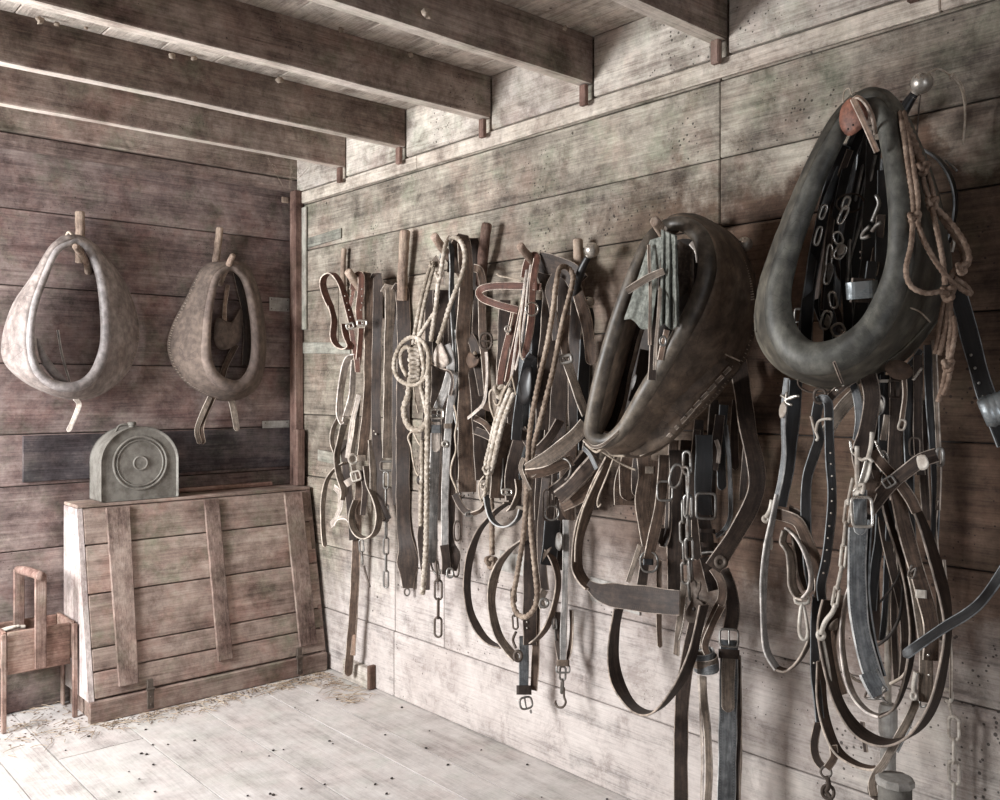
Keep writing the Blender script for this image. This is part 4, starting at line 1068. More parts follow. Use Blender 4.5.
knot(t,439,275,3.6,'rope',.175); knot(t,432,264,2.4,'rope',.155)
rope(t,'rope_coil',[(413,337,.175),(403,342,.175),(396,354,.175),(394,367,.175),(398,378,.175),(407,384,.175),(418,384,.175),(427,374,.175),(429,358,.175),(424,343,.175)],1.9,closed=True)
rope(t,'rope_coil',[(412,350,.17),(406,347,.17),(401,354,.17),(402,366,.17),(407,376,.17)],1.9)
for k in range(7): loop2(t,'rope_wrap',414.5+random.uniform(-.7,.7),351+k*4.6,9.5,4.2,2.0,'rope',.175,power=2,ang=random.uniform(-12,12))
rope(t,'rope_strand',[(419,341,.17),(422,355,.17),(424,370,.17),(421,385,.17),(424,400,.16),(427,416,.16)],2.0)
rope(t,'rope_loop',[(410,380,.17),(408,395,.17),(404,408,.165),(406,421,.165),(412,429,.165),(421,429,.165),(427,420,.165),(428,405,.165)],2.7)
rope(t,'rope_end',[(429,355,.17),(428,380,.17),(427.5,420,.165),(427,470,.16),(426.5,520,.155),(425.5,555,.15),(422.5,594,.145)],2.4)
rope(t,'rope_end',[(422,440,.15),(422,470,.15),(421,500,.15),(420.5,526,.15)],1.9)
mb=MB()
for k in range(60):
    a=random.choice([(408,395),(405,408),(427,440),(427,470),(421,480),(426,530),(425,560),(412,350),(396,360),(437,300),(430,330),(425,580)])
    p=W(a[0]+random.uniform(-2,2),a[1]+random.uniform(-10,10),.165); q=p+V((random.uniform(-.02,.01),random.uniform(-.015,.015),random.uniform(-.015,.012)))
    tube(mb,[tuple(p)+(.0006,),tuple((p+q)/2+V((0,0,.003)))+(.0005,),tuple(q)+(.0004,)],seg=4,step=.02)
mb.build('frayed_fibres',[M['rope']],t,fix=False,attr=False)['kind']='stuff'
t=thing('leather_thong','thin curling leather thongs dangling beside the rope ends','thong',W(413,428,.13))
cord(t,'thong_cord',[(413,430),(408,437),(411,447),(413,460),(416,472),(420,477)],.9,'thread',off=.13)
cord(t,'thong_cord',[(413,431),(416,438),(420,445),(424,447)],.9,'thread',off=.13)
disc(t,'leather_disc',421,480,4.5,5.5,'dark',.135)
cord(t,'thong_cord',[(413,370),(414,390),(416,402),(418,413)],.7,'thread',off=.13)
t=thing('thin_tie_strap','thin wavy tie cord ending in a short buckled strap below the broad breeching strap','strap',W(455,410,.13))
cord(t,'tie_cord',[(454,405),(457,420),(455,435),(456,450),(452,463),(451,475),(456,488),(457,493)],1.0,'thread',off=.125)
strap(t,'strap_end',[(455,494,.12),(459,503,.12),(465,511,.12),(472,514,.12)],7,'dark',tw=10)
strap(t,'strap_end',[(472,514,.12),(481,510,.11),(486,502,.10)],5,'brown',tw=30)
loop2(t,'buckle',470,514,9,4,.9,'steel',.125,ang=8,power=2.5)
t=thing('side_strap','dusty brown strap with an oval keeper hanging from the tall dark peg','strap',W(480,265,.08),'harness hung on the right wall')
strap(t,'strap_band',[(474,268,.08),(480,271,.09),(483,285,.09),(482,300,.09),(483,340,.08),(486,370,.08),(488,400,.08),(486,410,.08)],8,'brown',tw=10)
loop2(t,'oval_keeper',486,341,12,16,1.3,'iron',.085,power=2.6,bar=True)
strap(t,'strap_band',[(472,300,.06),(468,330,.06),(474,345,.06),(479,370,.06),(484,395,.06)],10,'dark',tw=15)
strap(t,'bright_lining',[(486,352,.09),(487,380,.09),(484,402,.09),(475,412,.09),(468,418,.09)],3.5,'pale',tw=40)
strap(t,'strap_band',[(470,335,.05),(476,380,.05),(480,440,.05),(482,480,.05)],14,'dark',tw=0)
strap(t,'cross_strap',[(474,430,.06),(482,433,.06),(491,437,.06)],8,'dark',tw=0)
strap(t,'cross_strap',[(475,418,.06),(485,424,.06),(494,436,.06)],6,'brown',tw=0)

# ======================================================= bundle 3 : reddish bridle
t=thing('bridle','reddish leather bridle with browband loop, round buckle and rawhide tie strings','bridle',W(537,262,.14),'harness hung on the right wall')
strap(t,'crown_strap',[(537,257,.12),(534,275,.13),(532,300,.13),(531,322,.13),(527,345,.13),(524,358,.13)],7.5,'red',hang=True,drop=.06,tip=1)
strap(t,'browband',[(541,287,.12),(520,286,.15),(498,286,.18),(484,288,.20),(479,292,.20),(482,298,.19),(493,303,.17),(506,307,.15),(518,310,.13)],7.5,'red',tw=8)
keeper(t,536,286,3,9,'red',.13)
ringp(t,532,309,13,.14,'bright',yaw=20,r=1.0); 
strap(t,'cheek_strap',[(528,280,.12),(524,305,.13),(518,335,.13),(512,362,.13),(508,382,.13)],8,'red',tw=-10)
strap(t,'cheek_strap',[(515,309,.12),(511,330,.12),(505,352,.12),(501,375,.12),(500,392,.12)],7.5,'red',tw=10)
strap(t,'rawhide_string',[(527,270,.13),(524,290,.15),(520,320,.15),(516,345,.15),(512,372,.15),(509,388,.15)],2.6,'pale',tw=30)
strap(t,'rawhide_string',[(531,265,.13),(527,290,.145),(525,312,.145),(521,345,.145),(515,370,.145)],2.0,'pale',tw=30)
cord(t,'rawhide_thong',[(522,281,.14),(510,278,.15),(500,276,.16),(497,274,.16)],.9,'thread')
cord(t,'rawhide_thong',[(514,311,.13),(511,325,.13),(508,335,.13)],.9,'thread'); ringp(t,508,329,6,.135,'bright',r=.9)
cord(t,'rawhide_thong',[(521,312,.15),(520,340,.15),(521,356,.15),(524,360,.15)],.8,'thread')
knot(t,500,391,5.5,'rope',.14); 
cord(t,'rawhide_thong',[(496,388,.13),(490,392,.14),(490,405,.14),(493,415,.14),(496,421,.13)],1.1,'thread')
cord(t,'rawhide_thong',[(512,376,.15),(508,384,.16),(503,393,.16),(500,403,.16),(496,405,.15),(494,400,.15)],1.0,'thread')
cord(t,'rawhide_thong',[(512,376,.15),(514,385,.16),(516,395,.16)],1.0,'thread')
t=thing('tie_rope','pale doubled tie rope gathered in a knot with one short knotted end','rope',W(508,390,.15))
rope(t,'rope_strand',[(511,388,.15),(505,402,.15),(499,418,.15),(494,440,.15),(490,460,.15),(488,472,.15)],2.3)
rope(t,'rope_strand',[(514,392,.14),(509,406,.145),(503,422,.145),(498,442,.145),(494,460,.145),(490,474,.15)],2.3)
rope(t,'rope_strand',[(506,386,.14),(501,402,.14),(495,422,.14),(490,445,.14),(486,462,.14),(486,474,.15)],1.9)
knot(t,487,470,3.6,'rope',.16); knot(t,484,486,3.2,'rope',.155); knot(t,483,500,2.4,'rope',.15)
rope(t,'rope_end',[(488,474,.15),(486,490,.15),(482,500,.15)],1.6)
rope(t,'rope_end',[(491,498,.09),(492,515,.09),(492,535,.09),(492,555,.09)],2.4,mat='ropetan'); knot(t,491,562,5,'ropetan',.09)
cord(t,'loose_thong',[(484,476,.15),(479,484,.15),(480,498,.15),(484,505,.15)],.8,'thread')
t=thing('hanging_rope_loop','long tan rope doubled into a loop hanging down past the leather hoops','rope',W(563,268,.17))
rope(t,'rope_loop',[(560,268,.15),(556,285,.17),(553,310,.18),(547,345,.19),(538,385,.20),(530,430,.20),(527,480,.20),(524,530,.19),(517,575,.19),(513,600,.19),(517,613,.19),(525,617,.19),(533,610,.19),(537,597,.19),(535,570,.18),(531,530,.18),(530,490,.185),(533,450,.19),(543,410,.185),(553,370,.18),(562,325,.17),(571,290,.15),(573,276,.13),(568,268,.12)],2.3,mat='ropetan',closed=True)
t=thing('harness_saddle','tangled dark work harness with broad straps filling the space below the bridle','harness',W(555,262,.08),'harness hung on the right wall')
strap(t,'back_pad',[(540,262,.10),(556,266,.09),(570,272,.08),(580,284,.07)],22,'dark',tw=20)
strap(t,'back_pad',[(545,270,.08),(552,290,.08),(551,320,.08),(547,370,.08),(545,430,.08)],20,'dark',tw=0)
strap(t,'broad_strap',[(565,275,.06),(566,320,.06),(562,370,.06),(558,420,.06),(556,460,.06)],18,'dark',tw=10)
strap(t,'broad_strap',[(536,300,.09),(537,350,.09),(536,400,.09),(533,440,.09)],12,'black',tw=0)
strap(t,'broad_strap',[(555,275,.11),(549,290,.12),(553,310,.12),(556,340,.12)],8,'dark',tw=25)
strap(t,'crupper_strap',[(573,276,.07),(580,300,.08),(586,320,.08),(590,345,.08),(592,365,.08)],12,'brown',tw=15,tip=1)
strap(t,'crupper_strap',[(566,315,.13),(564,340,.14),(567,358,.14)],9,'brown',tw=0)
buckle(t,566,359,11,7,.15,'tinlight',ang=10,r=1.6)
strap(t,'crupper_strap',[(567,362,.145),(573,380,.145),(580,400,.14),(586,415,.13)],9,'grey',tw=-10)
strap(t,'blinder_strap',[(533,355,.12),(527,365,.13),(523,385,.13),(519,410,.13),(516,440,.12)],10,'black',tw=0)
slab(t,'blinder',[(522,372),(531,366),(533,380),(530,400),(520,404),(516,390)],.135,list(L['black']),.007,bulge=.01)
strap(t,'belly_band',[(512,425,.11),(503,445,.12),(499,465,.12),(497,498,.12)],15,'brown',tw=-15)
strap(t,'belly_band',[(523,430,.10),(515,455,.10),(511,480,.10),(512,500,.10)],13,'dark',tw=0)
buckle(t,507,492,10,5,.13,'bright')
strap(t,'side_loop',[(486,495,.14),(488,508,.15),(492,519,.15),(500,526,.15),(510,526,.14),(518,519,.13),(521,510,.12)],6,'blue',tw='x')
strap(t,'side_loop',[(518,480,.12),(519,492,.13),(514,505,.13),(510,510,.12)],7,'grey',tw='x')
strap(t,'long_drop',[(532,470,.09),(531,530,.09),(530,590,.09),(530,645,.09)],14,'dark',tw=5)
strap(t,'long_drop',[(540,480,.07),(537,560,.07),(536,640,.07),(534,690,.07)],8,'brown',tw=20)
strap(t,'long_drop',[(524,636,.10),(524,660,.10),(523.5,692,.10)],10,'blue',tw=0)
keeper(t,524,690,14,9,'dark',.10)
loop2(t,'buckle',526,703,13,11,1.1,'steel',.10,ang=12,yaw=20,power=3,tongue=True)
chain(t,[(513,588),(516,634)],7,16,1.0,'iron',.13)
cord(t,'ring_hook',[(516,632),(513,640),(516,648)],1.4,'iron',off=.13)
strap(t,'layered_strap',[(546,478,.10),(543,510,.10),(541,545,.10),(545,590,.10)],9,'dark',tw=20)
strap(t,'layered_strap',[(553,520,.10),(550,550,.10),(548,565,.10)],16,'black',tw=0)
slab(t,'metal_blade',[(557,533),(562,534),(562,547),(559,551),(555,545)],.115,[M['steel'],M['bright']],.003)
slab(t,'leather_tip',[(548,549),(552,547),(545,558),(541,563),(541,556)],.115,list(L['grey']),.005)
strap(t,'layered_strap',[(545,440,.07),(545,480,.07),(544,520,.07)],20,'dark',tw=0)
strap(t,'layered_strap',[(560,500,.06),(563,530,.06),(560,570,.06)],10,'dark',tw=0)
buckle(t,549,505,12,30,.12,'iron',ang=0,r=.9); ringp(t,552,513,14,.12,'steel',r=.9,h=14)
strap(t,'neck_strap',[(545,590,.10),(541,600,.11),(543,608,.11)],7,'grey',tw=0); loop2(t,'snap_ring',544,603,8,8,1.5,'steel',.12,power=2)
cord(t,'rod',[(502,440),(503,470),(500,500)],1,'steel',off=.11)
studs(t,[(534,600,.11),(527,622,.10),(527,628,.10)],1.1,'bright')
for x,y0,y1,w_,o_,c_ in ((503,300,470,12,.042,'dark'),(515,330,505,14,.048,'dark'),(526,290,480,14,.048,'black'),(545,300,520,18,.042,'dark'),(560,290,500,16,.042,'dark'),(575,300,430,13,.042,'dark'),(584,340,450,12,.042,'black'),(537,420,560,12,.056,'dark'),(550,430,560,16,.048,'dark'),(568,440,520,16,.048,'brown'),(590,440,510,18,.042,'dark')):
    strap(t,'layered_strap',[(x+2,y0,o_),(x-1,(y0+y1)/2,o_+.01),(x,y1,o_)],w_,c_,tw=random.uniform(-15,25))
strap(t,'layered_strap',[(522,430,.08),(535,450,.10),(548,440,.10),(560,420,.09)],10,'dark',tw=20)
strap(t,'layered_strap',[(500,440,.05),(520,470,.05),(545,480,.05),(570,475,.05)],9,'black',tw=0)
t=thing('leather_hoops','thin looped leather hoops hanging low and joined by a hook','leather hoops',W(505,505,.10))
strap(t,'hoop_band',[(508,503,.08),(495,512,.08),(480,530,.08),(470,556,.08),(467,585,.08),(470,612,.08),(480,632,.08),(492,644,.08),(503,648,.08)],8,'dark',tw='x',label='darker outer hoop')
strap(t,'hoop_band',[(524,540,.12),(510,550,.12),(498,566,.12),(492,590,.12),(492,612,.12),(498,634,.12),(507,648,.12),(517,660,.12)],9,'grey',tw='x',label='paler inner hoop')
strap(t,'hoop_band',[(546,545,.10),(554,562,.10),(558,580,.10),(556,600,.10),(549,622,.10),(540,636,.10),(532,643,.10)],7,'brown',tw='x')
ringp(t,518,656,7,.13,'iron',r=1.8,h=9)
t=thing('folded_grey_strap','broad grey strap folded into a sharp V left of the middle collar','strap',W(578,432,.2))
strap(t,'strap_band',[(586,424,.17),(575,436,.19),(556,452,.21),(540,463,.22),(528,471,.22)],15,'grey',tw=0)
strap(t,'strap_band',[(528,474,.22),(545,471,.21),(560,465,.19),(572,460,.17)],12,'brown',tw=30)
strap(t,'fold_edge',[(524,458,.20),(521,468,.21),(526,482,.21),(530,490,.20)],5,'grey',tw=40)
cord(t,'wire_clip',[(561,458),(567,460),(571,466),(569,476),(565,480)],1.2,'steel',off=.19)
t=thing('padded_band','thick dark padded band bundle between the folded strap and the middle collar','padded band',W(588,450,.12))
strap(t,'pad_layer',[(596,458,.14),(586,470,.14),(572,486,.14),(559,497,.14)],15,'dark',thick=.014,tw=0)
strap(t,'pad_layer',[(588,452,.12),(576,468,.12),(562,484,.12),(552,492,.12)],12,'dark',thick=.012,tw=0)
strap(t,'pad_layer',[(602,470,.10),(594,484,.10),(578,497,.10),(562,505,.10)],14,'brown',thick=.008,tw=0)
strap(t,'pad_edge',[(583,448,.16),(590,455,.16),(597,469,.16)],5,'blue',tw=40)
t=thing('buckled_trace','narrow long strap with a square buckle and open iron hook hanging low','trace strap',W(556,470,.08))
strap(t,'strap_band',[(566,520,.09),(566,560,.09),(564,620,.09),(563,662,.09)],7,'silver',tw=20)
strap(t,'strap_band',[(571,610,.07),(572,630,.07),(570,650,.07),(564,664,.07)],6,'brown',tw=50)
strap(t,'strap_band',[(559,612,.08),(558,640,.08),(562,662,.08)],8,'dark',tw=15)
keeper(t,563,663,12,6,'grey',.09); loop2(t,'buckle',563,669,13,7,1.0,'steel',.095,power=5)
chain(t,[(563,666),(562,690)],8,16,1.1,'steel',.09)
chain(t,[(554,618),(556,642)],6,13,.9,'steel',.09)
hook(t,564,702,9,'iron',.09)
# ball topped hames
def hame(nm,label,bx_,by_,br,rod,off,group='ball topped hames'):
    c_=W(bx_,by_,off); t=thing(nm,label,'hame',c_,group); m=mpp(c_)
    mb=MB(); ball(mb,c_,br*m,0,24)
    mb.build('ball_finial',[M['bright']],t,smooth=True,fix=False,attr=False)
    a=W(*rod[0][:3]); b=W(*rod[1][:3]); ax=(b-a).normalized()
    mb=MB(); lathe(mb,c_+(a-c_).normalized()*br*m*.85,(a-c_).normalized(),[(br*m*.42,0),(br*m*.46,.004),(br*m*.34,.008),(br*m*.42,.013),(br*m*.42,.026),(br*m*.3,.028)],16)
    mb.build('ferrule',[M['bright']],t,smooth=False,fix=False,attr=False)
    mb=MB(); tube(mb,[tuple(W(*q[:3]))+(q[3]*m,) for q in rod],seg=12); mb.build('hame_rod',[L['black'][0]],t,smooth=True,fix=False,attr=False)
    return t
hame('hame','silver ball topped hame tip before the pale upright peg beside the bridle',592,250,7.6,[(588,257,.10,3.4),(582,269,.10,4.2),(577,283,.09,4.6),(574,300,.07,4.6)],.10)
hame('hame','lower silver ball hame tip under the pale upright peg',589,302,5.8,[(590,308,.05,2.2),(592,318,.05,2.6),(590,345,.04,3.5)],.05)
hame('hame','silver ball hame tip peeping out beside the shoulder of the middle collar',745,244,7.4,[(741,250,.06,2.8),(732,262,.05,3.5),(720,280,.04,4)],.07)
t=hame('hame','large silver ball topped hame at the top right with a thin thong tied on',922,83,10.6,[(915,93,.13,4.0),(908,103,.13,5.4),(900,118,.13,6.2),(893,140,.12,6)],.13)
cord(t,'tied_thong',[(928,74,.13),(938,69,.11),(950,75,.09),(960,86,.07),(964,100,.06),(965,120,.05),(963,144,.05)],1.1,'thread',off=.08)
cord(t,'tied_thong',[(950,76,.09),(958,80,.07),(963,88,.06),(966,105,.05)],.9,'thread',off=.08); knot(t,952,76,2.4,'thread',.09)
cord(t,'hame_wire',[(920,95,.10),(918,120,.09),(916,145,.08)],.9,'iron')

t=thing('cobweb','dusty cobweb threads hanging in the corner under the last joist','cobweb',onjoist(296,160,3.6))
for pts in ([(268,158),(275,172),(283,186)],[(283,158),(292,170),(290,190)],[(296,160),(300,175),(312,182)],[(318,166),(312,176),(300,186)],[(272,164),(290,176),(310,170)],[(286,180),(298,178),(308,168)],[(291,160),(291,172),(289,188)]):
    out=[]
    for x,y in pts:
        p=onjoist(x,y,3.62 if y<170 else 3.82); out.append(tuple(p)+(.0011,))
    mb=MB(); tube(mb,out,seg=5,step=.02); mb.build('thread',[M['nest']],t,smooth=True,fix=False,attr=False)
# ======================================================= middle collar
c=thing('horse_collar','dark middle horse collar seen edge on, hanging from the pinkish peg','horse collar',W(665,232,.2),'horse collars on the right wall')
roll=[(672,224,.28,6.9),(657,232,.30,6.9),(645,250,.32,7.3),(630,285,.34,7.7),(616,325,.35,7.7),(603,370,.36,7.7),(594,410,.36,7.7),(592,434,.35,7.7),(606,441,.34,6.9),(624,428,.33,7.7),(646,392,.33,8.6),(672,350,.32,9.0),(695,308,.31,9.5),(707,270,.30,9.5),(702,240,.29,9.0),(688,226,.28,8.2)]
sk=[(690,221,.16),(668,236,.20),(658,258,.20),(645,295,.20),(634,335,.20),(622,378,.20),(612,414,.20),(600,440,.24),(628,456,.22),(658,450,.18),(694,418,.13),(726,384,.10),(748,350,.08),(758,300,.07),(742,248,.08),(714,224,.12)]
collar(c,roll,sk,(M['rim_dark'],M['body_dark']),thick=.05,bulge=.7)
# square lower panel with slots along the seam and the upper stitched seam
slab(c,'lower_panel',[(700,343,.20),(735,362,.15),(738,370,.15),(700,405,.19),(672,440,.24),(640,455,.27),(630,450,.28),(660,410,.28),(684,372,.26)],.2,[M['body_dark'],M['body_dark']],.006)
cord(c,'panel_seam',[(695,340,.215),(710,347,.20),(727,355,.17),(740,361,.145)],.8,'thread')
cord(c,'panel_seam',[(733,366,.155),(706,395,.19),(682,424,.225),(660,444,.25),(640,456,.27)],.8,'thread')
for i in range(9):
    f=i/8; x=727-(727-668)*f; y=372+(438-372)*f; o=.175+.07*f
    strap(c,'seam_slot',[(x-3,y+2,o),(x+3,y-4,o)],4,'grey',thick=.004)
cord(c,'shoulder_seam',[(722,236,.14),(738,256,.12),(747,280,.11),(752,304,.11)],1.2,'body_dark'); 
mb=MB()
for i in range(22):
    f=i/21; p=W(733+16*f+3*math.sin(f*3),246+54*f,.125); q=W(738+16*f+3*math.sin(f*3),245+54*f,.12); tube(mb,[tuple(p)+(.0014,),tuple(q)+(.0014,)],seg=4)
mb.build('shoulder_stitching',[M['thread']],c,smooth=True,fix=False,attr=False)
cord(c,'cross_seam',[(704,288,.21),(722,287,.18),(742,289,.12)],.8,'lining')
strap(c,'inner_padding',[(648,262,.22),(638,310,.22),(624,360,.22),(612,412,.22),(606,432,.24)],24,'dark',thick=.02,tw=20)
slab(c,'inner_lining',[(655,258),(678,240),(697,246),(699,290),(672,342),(645,385),(622,424),(606,440),(600,425),(612,370),(632,300)],.12,[M['lining'],M['lining']],.015)
strap(c,'throat_lip',[(584,440,.36),(593,447,.36),(604,444,.36),(618,432,.35),(622,428,.34)],3.5,'grey',tw=0)
cord(c,'throat_lace',[(586,444,.33),(596,452,.33),(604,448,.34),(612,455,.31),(625,456,.30)],1.3,'thread')
cord(c,'throat_lace',[(600,450,.33),(612,458,.31),(626,466,.28),(636,470,.27)],1.1,'thread')
# cloth on the peg
def drape(nm,label,top,bot,off0,off1,folds,amp,mat):
    mb=MB(); nu=44; nv=30; vs=[]; front=[]
    for s in (0,1):
        for j in range(nv+1):
            v=j/nv
            for i in range(nu+1):
                u=i/nu; x=(top[0][0]*(1-u)+top[1][0]*u)*(1-v)+(bot[0][0]*(1-u)+bot[1][0]*u)*v
                y=(top[0][1]*(1-u)+top[1][1]*u)*(1-v)+(bot[0][1]*(1-u)+bot[1][1]*u)*v + v*2.2*math.sin(u*9+off0*40)
                o=off0*(1-v)+off1*v; p=W(x,y,o)
                d=(p-CAM).normalized(); k=amp*(.25+.75*v)*(math.sin(u*folds*2*PI+v*1.3)+.4*math.sin(u*folds*4.3*PI+2+v*2))
                p=p-d*k+d*(.003*s)+RT*.0015*noise.noise(V((u*8,v*8,off0*10)))
                vs.append(p)
    w=nu+1; N0=(nv+1)*w; fs=[]
    for s in (0,1):
        for j in range(nv):
            for i in range(nu):
                a=s*N0+j*w+i; q=(a,a+1,a+w+1,a+w); fs.append(q if s==0 else q[::-1])
    for j in range(nv):
        for i in (0,nu): a=j*w+i; fs.append((a,a+w,N0+a+w,N0+a))
    for i in range(nu):
        for j in (0,nv): a=j*w+i; fs.append((a,a+1,N0+a+1,N0+a))
    mb.add(vs,fs,0); return mb.build(nm,[M[mat]],None,origin=W(top[0][0],top[0][1],off0),smooth=True,fix=True,attr=False)
o=drape('cloth_rag','',((650,240),(663,236)),((624,318),(652,332)),.37,.37,1.2,.006,'cloth'); tag(o,'grey denim rag corner hanging left inside the middle collar, fringed hem','cloth')
o=drape('cloth_rag','',((661,229),(677,236)),((660,326),(680,329)),.385,.37,2.6,.010,'cloth'); tag(o,'folded pale grey denim rag draped over the pinkish peg','cloth')
o=drape('felt_pad','',((679,240),(694,250)),((676,295),(694,296)),.30,.30,.8,.004,'clothdark'); tag(o,'dark felt pad hanging behind the folded denim rag','pad')
t=thing('hitching_strap','short stiff leather tab and thin straps hanging before the denim rag','strap',W(660,270,0.39))
strap(t,'leather_tab',[(664,271,0.39),(650,277,0.40),(638,284,0.41),(627,291,0.42)],7.5,'grey',tw=5,label='stiff tab sticking out to the left')
strap(t,'hanging_strap',[(666,228,0.39),(662,240,.285),(661,260,.285),(660,300,0.40),(656,340,0.39),(655,370,0.39)],4,'grey',tw=35)
strap(t,'hanging_strap',[(649,245,0.38),(650,280,0.39),(650,320,0.39),(650,345,0.39)],3.5,'brown',tw=30)
strap(t,'hanging_strap',[(656,290,0.35),(655,330,0.35),(652,380,0.35)],9,'dark',tw=0)
strap(t,'hanging_strap',[(667,330,0.35),(663,345,0.35),(660,360,0.35)],6,'tan',tw=0); loop2(t,'ring',663,341,6,9,1.2,'steel',0.38,power=2)
strap(t,'hanging_strap',[(646,350,.22),(640,380,.22),(634,402,.22)],12,'dark',tw=0)
slab(t,'paper_tag',[(634,376),(637,375),(635,384),(632,390),(631,384)],.30,list(L['silver']),.002)
strap(t,'white_tongue',[(692,242,.25),(698,250,.25),(700,262,.25)],8,'pale',tw=10)
# ---- under the middle collar
t=thing('breast_strap','broad brown breast strap looping below the middle collar with a folded wide front','harness straps',W(606,455,.2),'harness straps under the middle collar')
strap(t,'strap_band',[(612,455,.22),(601,475,.20),(590,500,.18),(581,528,.18),(577,550,.18),(577,568,.19),(583,580,.20),(592,588,.21)],13,'brown',tw='x')
strap(t,'front_fold',[(588,584,.21,8),(600,592,.22,18),(620,596,.23,25),(645,599,.24,26),(668,602,.24,26),(680,603,.24,24)],26,'dark',tw=5)
cord(t,'edge_cord',[(608,455,.23),(597,478,.22),(583,510,.21),(576,540,.20),(575,562,.205)],.9,'thread')
cord(t,'edge_cord',[(614,457,.23),(606,478,.22),(598,498,.21),(598,507,.21),(601,504,.21)],.8,'thread')
t=thing('girth_loop','large open strap loop hanging below the folded breast strap','strap loop',W(616,615,.2),'harness straps under the middle collar')
strap(t,'strap_band',[(619,608,.15),(614,635,.15),(613,660,.16),(619,685,.18),(632,706,.21),(647,713,.24),(662,706,.26),(678,686,.26),(690,660,.25),(698,632,.24),(704,605,.23)],13,'dark',tw='x')
t=thing('buckled_drop_strap','ragged and buckled drop straps directly below the throat of the middle collar','harness straps',W(655,460,.12),'harness straps under the middle collar')
strap(t,'ragged_strap',[(643,450,.10),(645,475,.10),(642,500,.10),(645,525,.10),(649,545,.10)],14,'brown',tw=0)
strap(t,'drop_strap',[(664,455,.14),(663,475,.14),(660,505,.14),(655,530,.14),(650,552,.14),(647,563,.14)],11,'brown',tw=-8)
loop2(t,'buckle',665,491,15,19,1.3,'steel',.145,power=4)
loop2(t,'round_buckle',649,562,17,20,1.2,'steel',.145,power=2.4); keeper(t,648,562,10,6,'black',.15)
strap(t,'drop_strap',[(645,560,.14),(643,575,.14),(641,590,.15)],10,'dark',tw=0)
strap(t,'thin_strap',[(640,545,.11),(635,560,.11),(628,582,.12)],5,'grey',tw=20)
strap(t,'curled_end',[(669,500,.10),(668,530,.10),(664,545,.11),(660,540,.12),(662,528,.12)],8,'dark',tw=30)
strap(t,'tongue_strap',[(659,560,.10),(659,600,.10),(659,630,.10),(660,648,.10)],5.5,'brown',tw=10,tip=1)
strap(t,'hung_panel',[(633,458,.06),(626,480,.05),(625,505,.05)],22,'brown',tw=0); strap(t,'hung_panel',[(652,460,.05),(651,490,.05),(652,518,.05)],22,'brown',tw=0)
keeper(t,650,470,9,7,'grey',.12)
strap(t,'drop_strap',[(676,450,.09),(676,500,.09),(674,560,.09),(675,600,.09)],14,'dark',tw=0)
for x,y0,y1,w_,o_,c_ in ((628,450,500,16,.048,'brown'),(640,452,498,16,.052,'dark'),(672,440,560,10,.052,'brown'),(684,440,560,12,.052,'dark'),(697,420,560,10,.056,'dark'),(712,400,520,10,.056,'dark'),(722,405,490,9,.052,'black'),(735,400,470,9,.052,'dark')):
    strap(t,'drop_strap',[(x+2,y0,o_),(x-1,(y0+y1)/2,o_+.01),(x,y1,o_)],w_,c_,tw=random.uniform(-20,20),tip=1)
t=thing('trace_chain','doubled steel trace chain with twisted links and a rusty clip','chain',W(688,455,.2))
chain(t,[(687,452,.20),(688,500,.20),(690,560,.19),(693,592,.18)],11,26,1.7,'steel'); chain(t,[(683,500,.18),(684,540,.18),(686,590,.17)],10,25,1.6,'steel',phase=1)
loop2(t,'bent_link',676,476,11,23,1.5,'steel',.21,ang=-14,power=2.6)
cord(t,'bent_hook',[(682,468),(688,468),(689,480),(688,500),(687,515)],1.6,'steel',off=.215)
slab(t,'clip_plate',[(690,585),(695,580),(697,586),(701,581),(701,590),(697,597),(704,604),(706,615),(700,622),(688,622),(686,612),(691,601),(692,592)],.20,[M['iron'],M['iron']],.012,bulge=.004)
mb=MB(); ball(mb,W(694,609,.222),.005,0,10); mb.build('rivet',[M['lining']],t,smooth=True,fix=False,attr=False)
strap(t,'clip_strap',[(684,580,.16),(682,605,.16),(678,635,.17),(676,655,.17)],7,'grey',tw=30); strap(t,'clip_strap',[(690,620,.17),(687,645,.16)],4,'pale',tw=30)
cord(t,'shiny_wire',[(687,596),(685,610),(683,625),(679,640)],1,'bright',off=.18); slab(t,'pale_scrap',[(668,592),(676,590),(684,600),(678,612),(672,606)],.13,list(L['pale']),.003)
t=thing('hip_strap','black hip straps with large square buckle under the middle collar','harness straps',W(705,440,.14),'harness straps under the middle collar')
strap(t,'black_strap',[(704,435,.13),(704,460,.13),(703,490,.13),(704,515,.13)],17,'black',tw=0)
loop2(t,'square_buckle',706,506,19,25,1.5,'steel',.15,power=6)
strap(t,'black_strap',[(703,512,.13),(706,535,.13),(708,555,.13)],14,'dark',tw=0); keeper(t,707,531,15,4,'dark',.14); keeper(t,709,545,15,5,'dark',.14)
cord(t,'end_bar',[(702,553),(710,552),(716,553)],1.3,'steel',off=.15)
strap(t,'black_strap',[(708,557,.12),(712,575,.13),(716,590,.13)],17,'dark',tw=0)
strap(t,'upper_strap',[(720,415,.08),(717,440,.08),(713,470,.08)],10,'dark',tw=0); strap(t,'upper_strap',[(697,430,.10),(694,470,.10),(693,520,.10)],8,'dark',tw=0)
strap(t,'silver_tongue',[(716,440,.10),(719,450,.10),(718,463,.10)],4,'pale',tw=0)
strap(t,'thin_loop',[(726,425,.10),(729,460,.10),(731,500,.10),(730,518,.10),(724,530,.10),(716,536,.10)],5,'black',tw=35)
t=thing('curved_back_strap','broad dark strap bowing right below the middle collar and running down low','harness straps',W(744,415,.12),'harness straps under the middle collar')
